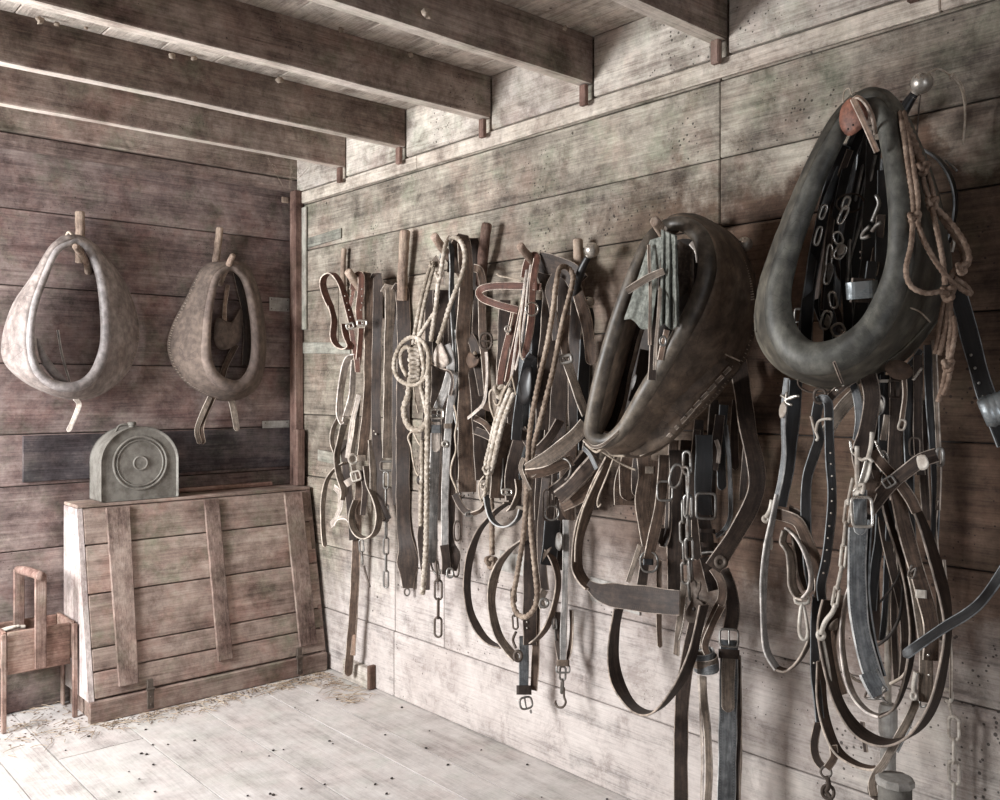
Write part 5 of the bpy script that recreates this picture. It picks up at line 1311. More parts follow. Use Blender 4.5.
strap(t,'curved_band',[(738,360,.06),(743,395,.07),(748,430,.09),(755,460,.12),(757,485,.13),(750,508,.14),(738,530,.15),(724,552,.16),(713,568,.17)],17,'dark',tw=-10)
strap(t,'curved_band',[(748,440,.08),(744,480,.08),(743,500,.08)],8,'dark',tw=10)
loop2(t,'bolt',721,562,9,9,2.6,'dark' if False else 'iron',.18,power=2)
strap(t,'curved_band',[(713,568,.16),(721,582,.16),(722,598,.16),(714,615,.16),(706,635,.16),(704,650,.16)],9,'brown',tw=20)
strap(t,'curved_band',[(722,570,.13),(730,590,.13),(733,610,.13),(730,630,.13)],14,'dark',tw=0)
buckle(t,729,638,18,17,.15,'steel',r=1.2); keeper(t,729,654,19,9,'dark',.15)
strap(t,'floor_strap',[(729,640,.14),(729,665,.14),(728,720,.14),(727,770,.14),(726,812,.14)],18,'blue',tw=0,label='greyish worn lower strap')
strap(t,'strap_point',[(729,658,.155),(728,680,.155),(728,712,.155)],13,'grey',tw=0,tip=1)
strap(t,'floor_strap',[(737,655,.12),(738,720,.12),(736,812,.12)],8,'dark',tw=20)
strap(t,'edge_band',[(735,640,.11),(740,700,.11),(739,812,.11)],5,'brown',tw=45)
t=thing('low_drop_strap','dark narrow strap running below the large strap loop past the bottom edge','strap',W(684,640,.15))
strap(t,'strap_band',[(700,600,.17),(692,640,.16),(683,690,.15),(681,740,.15),(681,812,.15)],14,'dark',tw=5)
t=thing('coiled_strap','strap rolled into a tight coil with its pale tail hanging down','strap',W(706,660,.17))
cx_,cy_=704,660; o_=.19
for k,(rr,dy) in enumerate(((13,0),(12,-6),(12,6))):
    pts=[]
    for i in range(14):
        a=2*PI*i/14; pts.append((cx_+rr*math.cos(a)+(dy*.35),cy_+dy*.9+rr*.42*math.sin(a),o_+.035*math.sin(a)))
    strap(t,'coil_turn',pts,9,'blue' if k else 'grey',wd=(0,.2,1),closed=True,thick=.004)
strap(t,'coil_tail',[(703,676,.19),(704,700,.18),(708,735,.17),(709,775,.16),(707,812,.16)],7.5,'grey',tw=20)
strap(t,'coil_tail',[(698,676,.18),(701,710,.17),(702,750,.16),(702,812,.16)],4,'pale',tw=50)
strap(t,'coil_lead',[(722,606,.16),(712,626,.17),(705,645,.18),(708,655,.19)],7,'brown',tw=0)

# ======================================================= large collar
c=thing('horse_collar','largest horse collar at the right, grey green and heavily padded','horse collar',W(872,105,.3),'horse collars on the right wall')
roll=[(871,103,.30,5.6),(852,112,.31,6.8),(836,138,.33,8.8),(818,175,.35,9.6),(800,220,.37,10.4),(785,262,.39,11.6),(778,300,.41,12.8),(784,334,.42,14.8),(806,357,.42,16.8),(838,355,.41,16.8),(868,334,.40,15.2),(888,300,.38,14.0),(900,262,.37,13.2),(902,220,.36,12.8),(898,175,.34,12.0),(889,134,.32,10.0),(880,110,.31,7.2)]
sk=[(876,96,.22),(848,112,.26),(827,140,.28),(806,180,.29),(785,226,.30),(767,270,.30),(757,305,.30),(759,340,.29),(782,370,.28),(830,388,.27),(868,378,.22),(905,358,.16),(935,322,.12),(950,290,.10),(945,225,.10),(924,155,.14),(900,112,.19)]
collar(c,roll,sk,(M['rim_grey'],M['body_grey']),thick=.06,bulge=.7)
cord(c,'side_seam',[(890,303,.36),(905,306,.34),(920,312,.28),(930,322,.20)],.9,'thread'); cord(c,'side_seam',[(930,322,.20),(900,352,.25),(868,370,.30),(834,378,.36)],1.0,'body_grey')
strap(c,'lower_patch',[(834,362,.45),(838,372,.43),(842,382,.36)],3,'dark',tw=0)
cord(c,'throat_lace',[(765,300,.37),(757,308,.36),(755,318,.35),(760,325,.37)],1.2,'body_grey'); cord(c,'throat_lace',[(764,306,.38),(758,320,.37),(756,332,.36)],.9,'body_grey'); cord(c,'throat_lace',[(768,312,.38),(762,324,.38),(763,336,.37)],.9,'body_grey')
slab(c,'top_patch',[(855,97),(864,106),(868,118),(860,130),(848,136),(840,126),(840,111),(846,101)],.345,[M['patch'],M['patch']],.005,bulge=.008)
studs(c,[(848,129,.365),(853,125,.365)],1.2,'lining',name='patch_hole')
strap(c,'top_strap',[(876,134,.33),(873,118,.36),(866,104,.375),(857,97,.37),(853,102,.365)],4.5,'tan',tw=35)
strap(c,'top_strap',[(853,99,.37),(862,118,.385),(871,138,.38),(877,152,.37)],6,'tan',tw=0,label='pale thick strap end across the opening')
cord(c,'top_thread',[(843,103,.35),(844,92,.35),(849,88,.35),(852,95,.35),(856,92,.34)],.6,'thread')
# harness inside the collar
t=thing('black_harness','tangle of black harness straps with nickel fittings hanging inside the large collar','harness',W(868,130,.2),'harness hung on the right wall')
for pts,w_,cl,tw_ in [([(864,128),(850,160),(840,200),(832,250),(829,300),(828,350)],10,'black',15),([(858,130),(842,165),(826,205),(815,245),(808,290),(802,335)],9,'black',-15),
    ([(870,130),(862,170),(852,215),(846,260),(848,310),(850,345)],11,'black',20),([(874,140),(872,180),(869,225),(868,265),(862,300),(858,350)],14,'black',0),
    ([(868,135),(864,160),(857,190),(852,225),(848,260),(846,300),(843,330)],4,'blue',50),([(850,150),(838,185),(830,230),(826,275),(824,310)],7,'dark',0),
    ([(876,155),(868,190),(860,225),(850,260),(846,285)],4,'blue',50),([(881,215),(878,245),(873,275),(868,300)],9,'dark',10),([(845,145),(832,180),(822,220),(814,262),(808,300),(806,345)],12,'black',10),
    ([(826,275),(834,300),(840,320),(838,332)],7,'dark',30),([(884,170),(882,230),(880,290)],12,'black',0)]:
    strap(t,'harness_strap',[(x,y,.26-.02*(i%2)) for i,(x,y) in enumerate(pts)],w_,cl,tw=tw_)
for pts,w_,cl,o_ in [([(856,150),(846,190),(838,240),(834,300),(832,345)],14,'black',.14),([(866,145),(862,200),(858,250),(855,300),(850,350)],16,'black',.14),([(876,160),(876,210),(872,260),(868,320)],16,'black',.14),
    ([(840,180),(828,215),(820,260),(814,310)],8,'dark',.15),([(848,205),(835,235),(838,270),(848,290),(846,320)],6,'dark',.24),([(815,300),(825,325),(838,345)],8,'black',.2),([(888,200),(890,250),(884,300)],12,'black',.14),([(830,215),(838,240),(832,270),(822,300),(826,330)],7,'black',.23)]:
    strap(t,'harness_strap',[(x,y,o_) for x,y in pts],w_,cl,tw=random.uniform(-25,25))
for x,y,w_,h_,a_ in [(823,212,5,14,-20),(818,236,5,18,-15),(843,215,6,18,-25),(838,238,8,12,20),(840,252,9,14,-30),(829,258,5,26,-5),(828,274,6,20,-12),(833,300,7,16,10),(826,320,9,18,-15),(838,330,12,12,30),(846,203,6,12,-20)]:
    loop2(t,'nickel_fitting',x,y,w_,h_,1.3,'bright',.29,ang=a_,power=3)
for pts in ([(876,195),(879,203),(876,212),(872,222)],[(870,226),(864,232),(862,238),(870,236)],[(882,222),(876,226),(872,232)]): cord(t,'hook_arm',pts,2.2,'steel',off=.30)
loop2(t,'ring_fitting',850,203,26,18,1.0,'iron',.27,power=2)
studs(t,[(861,252,.29),(861,258,.29)],1.6,'iron')
slab(t,'nickel_blade',[(829,262),(834,268),(831,280),(828,284),(826,272)],.295,[M['steel'],M['bright']],.003); slab(t,'nickel_blade',[(827,314),(831,320),(829,328),(824,324)],.295,[M['bright'],M['bright']],.003)
slab(t,'nickel_blade',[(842,243),(845,247),(843,254),(838,256),(838,250)],.30,[M['bright'],M['bright']],.003)
loop2(t,'slotted_buckle',799,322,8,26,1.2,'steel',.20,power=6,bar=True); loop2(t,'slotted_buckle',797,338,9,14,1.2,'steel',.20,power=6)
t=thing('silver_box_buckle','wide silver box buckle filled with folded strap inside the large collar','buckle',W(862,290,.3))
m_=mpp(W(862,290,.31)); c0=W(862,290,.31); hx,ux,nn=plane_axes(c0,3,0); mb=MB(); vs=[]; n=28
for zz in (-1,1):
    for rr_ in (1,.88):
        for i in range(n):
            a=2*PI*i/n; x=abs(math.cos(a))**.55*(1 if math.cos(a)>0 else -1)*15*m_*rr_; y=abs(math.sin(a))**.8*(1 if math.sin(a)>0 else -1)*.020*rr_
            vs.append(c0+hx*x+nn*y+ux*zz*8.5*m_)
fs=[]
for i in range(n):
    j=(i+1)%n; fs+=[(i,j,2*n+j,2*n+i),(n+j,n+i,3*n+i,3*n+j),(i,n+i,n+j,j),(2*n+i,2*n+j,3*n+j,3*n+i)]
mb.add(vs,fs,0); mb.build('silver_band',[M['cup']],t,smooth=False,attr=False)
strap(t,'folded_strap',[(863,279,.30),(862,290,.305),(861,302,.30)],22,'dark',thick=.010,tw=0)
strap(t,'folded_strap',[(872,262,.27),(870,280,.28),(868,295,.28)],10,'black',tw=0)
# brown ropes
t=thing('rope_halter','brown twisted rope halter tied with several knots over the large collar side','rope halter',W(905,112,.33),'rope halters')
rope(t,'rope_strand',[(900,112,.30),(904,135,.33),(908,165,.35),(912,195,.36),(914,218,.37)],2.2,mat='ropebrown')
rope(t,'rope_strand',[(904,112,.30),(909,140,.33),(914,170,.35),(918,198,.36),(917,218,.365)],2.2,mat='ropebrown')
knot(t,914.5,218,5.5,'ropebrown',.375)
rope(t,'rope_loop',[(913,222,.385),(911,245,.41),(906,270,.425),(911,286,.42),(925,293,.40),(940,292,.37),(948,294,.34)],2.3,mat='ropebrown')
rope(t,'rope_loop',[(917,222,.385),(925,243,.39),(938,265,.37),(952,282,.33),(970,294,.28),(966,286,.28),(954,278,.30)],2.3,mat='ropebrown')
rope(t,'twisted_strand',[(900,114,.27),(908,130,.30),(915,146,.31),(921,162,.32),(924,174,.33)],3.6,mat='ropebrown')
knot(t,923,168,5.5,'ropebrown',.335)
rope(t,'rope_strand',[(922,172,.32),(925,188,.33),(930,200,.33)],2.2,mat='ropebrown'); rope(t,'rope_strand',[(927,172,.31),(932,188,.32),(934,200,.32)],2.2,mat='ropebrown')
knot(t,932,203,5.5,'ropebrown',.335)
rope(t,'rope_loop',[(932,208,.34),(938,235,.35),(943,262,.35),(945,285,.345)],2.3,mat='ropebrown')
rope(t,'rope_loop',[(935,207,.32),(950,222,.31),(963,240,.30),(969,256,.30),(966,266,.30),(955,270,.305),(948,282,.31)],2.5,mat='ropebrown')
rope(t,'rope_loop',[(937,211,.30),(949,229,.29),(960,246,.28),(964,262,.28)],2.1,mat='ropebrown')
knot(t,962,268,5,'ropebrown',.315); knot(t,948,293,6.2,'ropebrown',.33)
for pts in ([(945,298),(941,318),(938,338),(935,354)],[(948,298),(947,320),(943,340),(939,355)],[(950,299),(951,325),(949,345),(948,365)],[(953,316),(955,330),(953,345),(950,360)]):
    rope(t,'rope_tail',[(x,y,.31) for x,y in pts],2.2,mat='ropebrown')
knot(t,948,365,5.2,'ropebrown',.32)
rope(t,'rope_tail',[(946,369,.31),(943,385,.31),(938,402,.31)],2.2,mat='ropebrown'); rope(t,'rope_tail',[(950,369,.31),(948,382,.31),(943,395,.31)],2.2,mat='ropebrown')
# straps behind the ropes at the right
t=thing('punched_strap','dark punched strap slanting down to the right edge through a ridged metal roll','strap',W(955,300,.15))
strap(t,'strap_band',[(955,285,.14),(963,310,.14),(972,345,.15),(983,385,.16),(994,415,.17),(1006,445,.18)],17,'black',tw=0)
strap(t,'strap_band',[(925,150,.08),(940,160,.09),(951,180,.10),(955,205,.10),(951,235,.10),(943,255,.10)],8,'black',tw='x'); cord(t,'strap_tip',[(945,160),(952,166),(957,171)],1.2,'steel',off=.12)
cord(t,'white_point',[(950,222),(954,240),(952,252)],1.4,'pale' if False else 'chainpale',off=.16)
studs(t,[(971,355,.165),(975,368,.165),(979,383,.165),(983,396,.165)],1.7,'steel')
t=thing('metal_roll','ridged silvery metal roll at the right edge around the punched strap','metal roll',W(996,412,.22))
a=W(982,414,.24); b=W(1012,404,.22); m_=mpp(a); mb=MB(); ax=(b-a).normalized(); Lr=(b-a).length
prof=[(8*m_,0),(13*m_,0),(14.5*m_,.004)]
for k in range(5):
    h=.008+Lr*k/5; prof+=[(15.5*m_,h),(16.5*m_,h+.005),(15.5*m_,h+.010)]
prof+=[(14*m_,Lr)]
prof2=[(r_*(1),h) for r_,h in prof]; lathe(mb,a,ax,prof2,32,0,(1,1)); mb.build('ridged_sleeve',[M['cup']],t,smooth=True,attr=False)
# ---- under the large collar
t=thing('hame_strap','glossy black hame strap and pale rein loop, leftmost under the large collar','harness straps',W(790,388,.28),'harness straps under the large collar')
strap(t,'black_strap',[(796,380,.27),(794,410,.27),(791,440,.27),(788,465,.27),(783,490,.27),(780,506,.27)],13,'black',tw=0)
strap(t,'rein_strap',[(787,378,.29),(784,405,.29),(783,430,.29),(784,455,.29),(781,480,.29),(776,500,.29)],6,'blue',tw=40)
for pts in ([(781,395),(788,399),(796,396)],[(784,402),(791,397),(799,396)],[(787,392),(786,402),(792,405)]): cord(t,'wire_clip',pts,1.4,'bright',off=.30)
slab(t,'pale_tag',[(782,402),(787,406),(785,416),(780,418),(779,410)],.30,[M['chainpale'],M['chainpale']],.004)
strap(t,'rein_strap',[(778,495,.29),(772,520,.30),(767,545,.30),(764,580,.30),(763,620,.30),(767,650,.29),(777,668,.28)],8.5,'silver',tw='x')
strap(t,'rein_strap',[(777,668,.28),(787,670,.27),(798,661,.26),(808,645,.25),(813,632,.24)],9,'brown',tw='x')
cord(t,'cast_hook',[(772,500,.30),(770,510,.305),(766,517,.305)],2.3,'chainpale'); loop2(t,'hook_eye',766,519,5,5,2.0,'chainpale',.305,power=2)
slab(t,'cast_plate',[(769,532),(773,540),(772,550),(766,548),(763,545)],.29,[M['chainpale'],M['chainpale']],.006)
t=thing('looped_strap','stiff strap pair folded into a narrow teardrop loop with a pale snap hook','strap',W(785,515,.27),'harness straps under the large collar')
strap(t,'top_band',[(772,513,.28),(785,516,.29),(798,522,.29),(806,538,.285),(814,558,.28),(820,580,.28),(820,598,.28)],12,'brown',tw=12)
strap(t,'top_band',[(790,508,.26),(803,516,.26),(808,532,.26),(812,560,.26)],7,'dark',tw=40)
strap(t,'teardrop_loop',[(786,530,.29),(783,542,.29),(789,552,.295),(791,570,.30),(792,585,.30),(798,596,.30),(805,598,.30)],11,'grey',tw='x')
strap(t,'teardrop_loop',[(787,528,.28),(797,538,.29),(806,556,.30),(811,575,.30),(810,590,.30),(803,599,.30)],6,'pale',tw='x')
strap(t,'teardrop_loop',[(795,535,.27),(798,555,.27),(800,575,.27),(806,590,.27)],9,'dark',tw='x')
snap(t,803,618,11,42,'chainpale',.30,ang=3)
t=thing('punched_black_strap','black strap with white punched holes hanging from a ring under the large collar','harness straps',W(820,395,.3),'harness straps under the large collar')
ringp(t,818,382,38,.29,'iron',r=1.1,h=22); loop2(t,'dee_ring',820,396,11,14,1.6,'iron',.31,power=2.5)
strap(t,'holed_strap',[(817,402,.30),(822,399,.31),(828,403,.31),(829,425,.31),(830,460,.31),(832,490,.31),(831,520,.30),(826,560,.30),(821,585,.29),(822,600,.28)],9,'black',tw=0)
strap(t,'rear_strap',[(819,402,.29),(816,420,.29),(819,438,.29),(814,455,.28),(807,480,.28),(806,520,.28),(808,560,.28),(813,590,.27)],10,'black',tw=5)
studs(t,[(830.5,453,.322),(831,464,.322),(832,476,.322),(832.5,489,.322),(832,501,.32),(831,513,.32),(829.5,526,.32),(828,538,.32),(827,550,.32),(825,561,.315),(823.5,573,.31)],1.0,'chainpale',name='punch_hole')
cord(t,'pale_loop',[(811,416),(814,427),(818,438),(816,440)],1.5,'chainpale',off=.31); cord(t,'pale_loop',[(816,432),(818,422),(825,419),(832,419)],1.4,'chainpale',off=.315)
strap(t,'studded_strap',[(862,373,.27),(848,382,.28),(836,392,.29),(826,402,.29)],9,'dark',tw=0)
studs(t,[(861,373,.285),(855,377,.29),(849,381,.295),(843,385,.30),(837,390,.305)],1.9,'bright',name='dome_stud')
strap(t,'pale_cross_strap',[(858,392,.22),(845,405,.23),(834,420,.24),(826,434,.24)],13,'grey',tw=0)
t=thing('looped_trace','long dark trace looping low to a small ring and rusty swivel near the bottom','trace strap',W(818,600,.25),'harness straps under the large collar')
strap(t,'black_strap',[(817,595,.27),(815,630,.27),(815,670,.27),(818,700,.27),(820,722,.27)],9,'black',tw=0); studs(t,[(814,663,.285)],1.1,'chainpale')
strap(t,'brown_strap',[(820,660,.26),(822,700,.26),(828,730,.26),(838,752,.26),(855,764,.26),(872,768,.26),(882,766,.26)],13,'brown',tw='x')
strap(t,'brown_strap',[(818,722,.26),(814,745,.26),(817,760,.26),(824,768,.26)],8,'dark',tw=0); strap(t,'brown_strap',[(833,745,.27),(834,757,.27),(827,768,.27)],8,'brown',tw=0)
ringp(t,826,772,10,.27,'steel',r=1.2); cord(t,'swivel',[(827,776),(829,786),(826,792),(831,798),(829,808)],2.4,'iron',off=.27)
loop2(t,'swivel_eye',828,792,11,12,1.8,'iron',.27,power=2.2)
# central group
t=thing('blue_trace','wide stitched blue grey trace in a big nickel buckle, lower centre of the large harness','trace strap',W(862,500,.33),'harness straps under the large collar')
loop2(t,'large_buckle',862,512,19,29,1.7,'bright',.345,power=6,ang=3)
strap(t,'strap_tip',[(860,490,.32),(860,510,.335),(860,535,.345)],13,'blue',tw=0,tip=1)
strap(t,'trace_band',[(858,528,.33),(857,560,.33),(857,590,.33),(860,625,.33),(868,660,.33),(878,690,.32)],18,'blue',tw=-5,thick=.009)
strap(t,'edge_strap',[(870,520,.31),(868,560,.31),(868,600,.31),(874,640,.31),(884,676,.31)],5,'black',tw=30)
strap(t,'end_sleeve',[(868,672,.335),(874,684,.335),(880,694,.33)],19,'blue',thick=.012,tw=-5)
for pts in ([(869,688),(865,697),(874,699),(884,698)],[(880,690),(878,698),(886,688)],[(884,686),(881,697),(888,703)],[(877,687),(877,697)]): cord(t,'buckle_wire',pts,1.3,'steel',off=.33)
t=thing('nickel_hames_hook','bunch of pale nickel hooks and rods above the big buckle','hooks',W(858,450,.33))
for pts,r_ in [([(872,432),(871,445),(868,458)],2.2),([(857,446),(857,460),(857,476),(858,490)],2.4),([(866,460),(862,475),(858,486),(853,492)],1.5),([(856,456),(862,460),(868,458),(873,462)],1.8),([(853,478),(850,492),(848,505)],1.8),([(850,440),(852,452),(857,456)],1.4),([(875,440),(880,452),(884,458)],1.2),([(858,486),(864,484),(862,494)],2.0)]:
    cord(t,'hook_rod',pts,r_,'chainpale' if r_>1.6 else 'bright',off=.34)
slab(t,'nickel_plate',[(866,458),(872,462),(869,478),(862,488),(858,492),(862,474)],.335,[M['chainpale'],M['bright']],.004)
slab(t,'nickel_plate',[(855,484),(862,488),(858,496),(853,494)],.34,[M['chainpale'],M['bright']],.004)
strap(t,'pad_strap',[(868,375,.27),(872,395,.28),(870,415,.29),(866,435,.30),(860,455,.31),(866,480,.31)],16,'dark',tw=0)
strap(t,'pad_strap',[(852,380,.26),(858,400,.27),(860,420,.28),(857,440,.30)],9,'blue',tw=25); strap(t,'pad_strap',[(874,470,.29),(868,490,.30),(862,505,.30)],18,'brown',tw=0)
t=thing('clip_chain','chain of long pale links ending in a rod clip and rusty drop rod','chain',W(848,500,.32))
chain(t,[(849,500,.33),(845,535,.33),(843,560,.33),(838,585,.33),(835,602,.32)],8.5,27,1.7,'chainpale')
cord(t,'rod_clip',[(836,604),(832,613),(825,622),(821,634)],2.6,'chainpale',off=.32); loop2(t,'clip_eye',821,635,6,7,2.2,'chainpale',.32,power=2)
cord(t,'drop_rod',[(823,640),(826,655),(829,672),(831,690),(832,700)],1.8,'chainpale',off=.31)
slab(t,'leather_scrap',[(830,624),(838,618),(837,630),(828,630)],.30,list(L['grey']),.004)
strap(t,'clip_strap',[(842,595,.27),(836,615,.27),(830,640,.27),(833,670,.27),(841,695,.27)],13,'brown',tw=0)
t=thing('pale_rein_loop','pale rein hanging as a narrow oval loop around the blue grey trace','rein',W(852,570,.30),'harness straps under the large collar')
strap(t,'rein_band',[(858,572,.28),(849,590,.29),(844,615,.295),(842,645,.30),(846,675,.30),(855,697,.30),(868,711,.30),(880,716,.30)],7.5,'pale',tw='x')
strap(t,'rein_band',[(880,716,.30),(893,710,.29),(902,694,.28),(909,665,.27),(912,630,.26),(908,590,.26),(899,555,.26),(889,520,.26),(884,500,.26)],9,'dark',tw='x')
t=thing('brown_girth_loop','biggest dark brown strap loop sweeping around all straps under the large collar','strap loop',W(905,470,.25),'harness straps under the large collar')
strap(t,'girth_band',[(828,600,.29),(824,630,.30),(828,665,.30),(838,700,.31),(856,728,.32),(877,742,.33),(898,742,.33),(918,728,.32),(935,700,.30),(944,665,.28),(947,625,.26),(942,585,.25),(930,545,.24),(916,510,.24),(903,485,.24),(893,470,.24)],17,'dark',tw='x')
strap(t,'inner_band',[(897,490,.27),(903,520,.27),(912,555,.275),(924,595,.28),(931,625,.28),(930,660,.28)],15,'brown',tw=-12)
t=thing('crossing_straps','two crossing straps with a square white plate, below the large collar side','harness straps',W(895,475,.28),'harness straps under the large collar')
strap(t,'cross_strap',[(873,452,.28),(884,466,.29),(897,480,.29),(910,498,.28),(917,512,.27)],11,'brown',tw=0)
strap(t,'cross_strap',[(868,512,.27),(880,496,.29),(893,482,.30),(908,470,.30),(922,460,.30),(937,455,.29)],14,'dark',tw=0)
buckle(t,889,482,11,9,.31,'steel',ang=35)
slab(t,'white_plate',[(917,456),(925,455),(929,463),(927,469),(920,470),(917,463)],.32,[M['chainpale'],M['chainpale']],.004)
loop2(t,'side_ring',940,457,6,17,1.7,'steel',.26,power=3)
t=thing('strap_curtain','curtain of narrow dark straps hanging below the side of the large collar','harness straps',W(915,360,.2),'harness straps under the large collar')
for pts,w_,cl,tw_ in [([(880,372),(878,400),(874,425)],10,'black',0),([(897,370),(897,410),(895,450),(897,500)],14,'dark',0),([(908,365),(909,400),(909,440),(910,470)],10,'black',0),([(918,355),(918,400),(918,440),(921,475)],9,'dark',0),
    ([(928,345),(929,390),(932,430),(935,470),(936,500),(934,540),(929,560)],8,'black',0),([(934,340),(936,390),(938,430),(939,475),(938,510)],5,'grey',20),([(936,500),(934,530),(936,560),(940,600),(941,640)],7,'grey',25),([(886,375),(885,420),(884,450),(888,480)],12,'black',0),
    ([(880,500),(884,530),(893,570),(903,610),(905,650),(903,680)],9,'dark',0),([(881,505),(879,540),(875,570),(872,610)],9,'black',0),([(921,350),(912,362),(905,370)],6,'black',0),([(889,520),(887,560),(885,610),(882,640)],6,'black',0),([(944,560),(949,620),(951,660),(951,698)],3,'grey',20)]:
    strap(t,'hanging_strap',[(x,y,.21) for x,y in pts],w_,cl,tw=tw_)
loop2(t,'buckle',895,389,11,17,1.1,'iron',.24,power=5,tongue=True); loop2(t,'buckle',915,447,10,18,1.1,'iron',.23,power=4); keeper(t,884,381,10,3,'grey',.24,mat='chainpale')
slab(t,'white_chape',[(880,398),(884,404),(883,412),(877,414),(875,406)],.24,[M['chainpale'],M['chainpale']],.004); loop2(t,'chape_ring',879,405,10,19,1.1,'steel',.245,power=2.4,ang=-8)
disc(t,'leather_rosette',899,370,13,9.5,'brown',.27,ang=-20)
strap(t,'rosette_tail',[(904,376,.26),(905,395,.26),(903,412,.26),(901,426,.26)],5,'brown',tw=0); loop2(t,'tail_hook',902,425,6,10,1.2,'chainpale',.27,power=3,ang=-15)
cord(t,'clip_bar',[(913,380),(918,373),(922,368)],1.5,'chainpale',off=.25); studs(t,[(914,379,.26),(918,374,.26),(921,369,.26)],1.4,'bright')
strap(t,'silver_strap',[(887,415,.25),(885,428,.25),(883,440,.25)],6,'grey',tw=0)
loop2(t,'drop_ring',884,458,7,14,1.2,'bright',.27,power=2.2,ang=15); cord(t,'drop_rod',[(876,441),(880,450),(884,456)],1.3,'steel',off=.27)
for x,y0,y1,w_,o_,c_ in ((868,400,560,10,.15,'black'),(876,420,640,9,.14,'dark'),(890,400,560,12,.14,'black'),(902,430,600,9,.15,'dark'),(912,400,560,8,.16,'black'),(926,400,520,9,.15,'dark'),(896,540,680,7,.14,'dark')):
    strap(t,'hanging_strap',[(x+2,y0,o_),(x-2,(y0+y1)/2,o_+.01),(x+1,y1,o_)],w_,c_,tw=random.uniform(-20,20))
t=thing('studded_strap','narrow studded strap with small white plate and clip, right of the wide loops','strap',W(915,565,.28),'harness straps under the large collar')
cord(t,'wire_knot',[(912,565),(908,575),(913,578),(916,568),(911,572)],1.2,'steel',off=.29)
strap(t,'strap_band',[(914,575,.275),(919,600,.28),(925,640,.28),(926,670,.28),(925,702,.28)],13,'grey',tw=0); keeper(t,921,594,10,8,'pale',.29,mat='chainpale')
studs(t,[(928,655,.295),(929,675,.295)],1.6,'bright')
cord(t,'pale_clip',[(916,672,.29),(914,685,.29),(914,695,.29)],2.8,'chainpale'); loop2(t,'clip_eye',914,696,5,6,1.9,'chainpale',.295,power=2); cord(t,'clip_tip',[(920,700),(921,707),(928,705)],1.1,'steel',off=.28)
cord(t,'thin_cord',[(905,550,.25),(899,575,.25),(890,590,.25),(880,602,.25)],1.2,'dark' if False else 'lining'); cord(t,'thin_cord',[(903,585,.25),(900,615,.25),(890,635,.25),(878,645,.25)],1.6,'lining'); cord(t,'thin_cord',[(847,672,.25),(856,680,.25),(868,684,.25)],1.6,'thread'); cord(t,'thin_cord',[(912,660,.25),(903,676,.25),(890,684,.25)],1.6,'thread')
t=thing('pointed_strap','rounded strap end slanting in from the right edge','strap',W(950,620,.35))
strap(t,'strap_band',[(1010,560,.30),(994,585,.31),(980,603,.33),(965,615,.34),(948,625,.35),(930,637,.36),(912,650,.37),(904,656,.37)],10,'black',tw=10,tip=1)
# diagonal pale strap to the ring below, steel post
t=thing('diagonal_strap','flat pale strap running diagonally down to a ring beside the capped post','strap',W(910,712,.3))
strap(t,'strap_band',[(917,700,.27),(908,720,.29),(896,742,.31),(884,763,.33),(877,772,.33),(872,784,.33),(874,796,.33)],8,'grey',tw=10)
strap(t,'strap_band',[(916,705,.26),(908,728,.27),(897,752,.29)],4,'blue',tw=40)
loop2(t,'ring',876,790,12,14,2.2,'black' if False else 'iron',.32,power=2.2); strap(t,'ring_strap',[(876,797,.32),(876,812,.32)],6,'pale',tw=0)
t=thing('capped_post','pale capped metal post standing up at the bottom right before the wall','post',V((W(895,790,.30).x,W(895,790,.30).y,0)))
pc=W(895,779,.33); m_=mpp(pc); mb=MB()
lathe(mb,(pc.x,pc.y,.002),(0,0,1),[(16*m_,0),(16*m_,pc.z-.012)],24); mb.build('post_tube',[M['tin']],t,smooth=True,attr=False)
mb=MB(); lathe(mb,(pc.x,pc.y,pc.z-.0115),(0,0,1),[(16.5*m_,0),(18.5*m_,.002),(18.5*m_,.012),(16*m_,.016),(2*m_,.018)],10); mb.build('post_cap',[M['tinlight']],t,smooth=False,attr=False)
t=thing('steel_pole','slim steel pole with stepped socket rising behind the strap loops','pole',V((W(888,740,.14).x,W(888,740,.14).y,0)))
pa=W(888,705,.14); m_=mpp(pa); top=W(887,430,.14).z; mb=MB()
lathe(mb,(pa.x,pa.y,.002),(0,0,1),[(7.5*m_,0),(7.5*m_,pa.z-.07),(9*m_,pa.z-.065),(9*m_,pa.z-.012),(7.6*m_,pa.z)],20); mb.build('socket',[M['tinlight']],t,smooth=False,attr=False)
mb=MB(); lathe(mb,(pa.x,pa.y,pa.z+.0005),(0,0,1),[(3.4*m_,0),(3.4*m_,top-pa.z)],14); mb.build('rod',[M['chainpale']],t,smooth=True,attr=False)
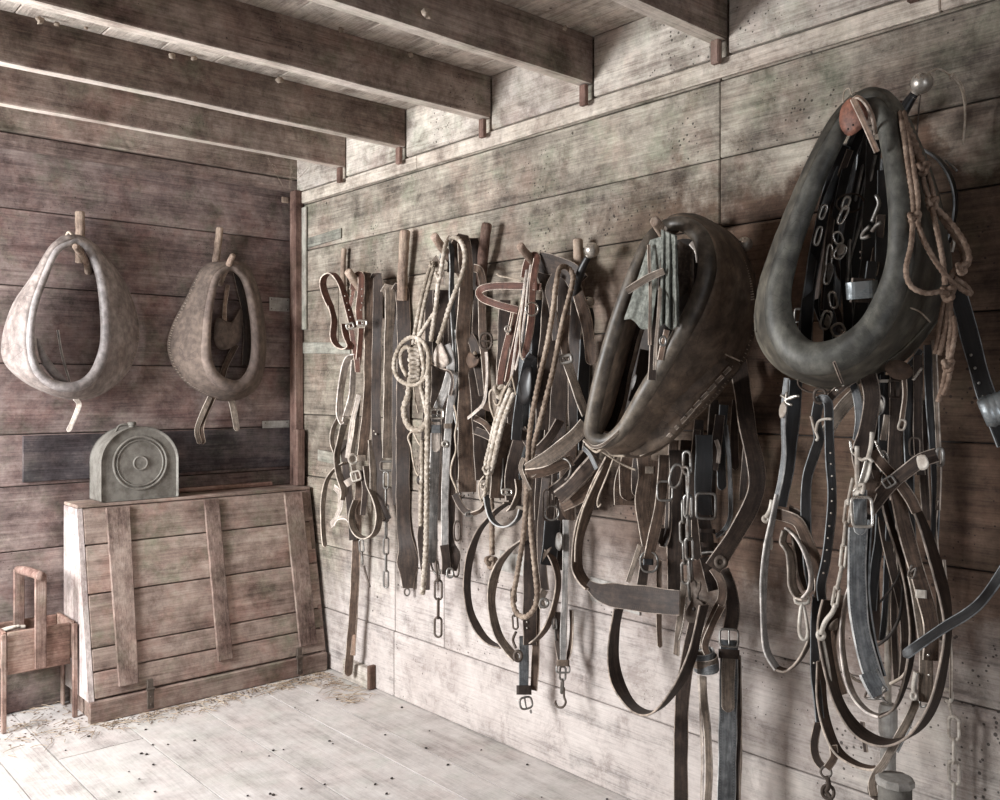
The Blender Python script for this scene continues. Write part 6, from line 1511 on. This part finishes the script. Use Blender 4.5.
strap(t,'hung_loop',[(862,722,.12),(864,740,.12),(866,752,.12)],5,'dark',tw=30)
t=thing('wall_chain','pale chain of long links stapled to the wall at the bottom right','chain',W(951,700,.03))
cord(t,'staple',[(945,690,.0),(950,690,.05),(952,696,.06),(950,702,.05),(947,701,.0)],2.0,'chainpale')
cord(t,'staple_rod',[(949,703,.05),(951,712,.05),(954,720,.05)],1.6,'chainpale',off=.05)
chain(t,[(954,716,.05),(954,812,.05)],13,27,1.7,'chainpale',phase=0)
# ---------------------------------------------------------------- light, sky, camera
w=bpy.data.worlds.new('sky'); SC.world=w; w.use_nodes=True
bg=w.node_tree.nodes['Background']; bg.inputs[0].default_value=(.80,.88,1,1); bg.inputs[1].default_value=1.2
def area(name,loc,rot,sx,sy,power,col=(1,.97,.93)):
    l=bpy.data.lights.new(name,'AREA'); l.shape='RECTANGLE'; l.size=sx; l.size_y=sy; l.energy=power; l.color=col
    o=bpy.data.objects.new(name,l); COL.objects.link(o); o.location=loc; o.rotation_euler=rot; return o
def aim(o,t):
    d=V(t)-o.location; o.rotation_euler=d.to_track_quat('-Z','Y').to_euler()
a=area('window_daylight',(XL-.12,3.15,1.40),(0,0,0),1.0,1.1,180,(.97,.985,1)); aim(a,(XW-.3,2.7,.3))
b=area('added_fill_light',(.4,YF-.1,1.05),(0,0,0),1.4,2.05,12,(.97,.985,1)); aim(b,(.4,3,1.0))
cam=bpy.data.cameras.new('camera'); co=bpy.data.objects.new('camera',cam); COL.objects.link(co)
cam.sensor_fit='HORIZONTAL'; cam.sensor_width=36; cam.lens=36*F_PX/1000
cam.shift_y=-(400-HY)/1000
co.location=CAM; co.rotation_euler=(PI/2,0,-AZ); cam.clip_start=.02
SC.camera=co
SC.view_settings.view_transform='Standard'; SC.view_settings.look='None'; SC.view_settings.gamma=1; SC.view_settings.use_curve_mapping=False
SC.view_settings.exposure=0.0
SC.cycles.use_denoising=True
SC.cycles.max_bounces=8; SC.cycles.diffuse_bounces=5
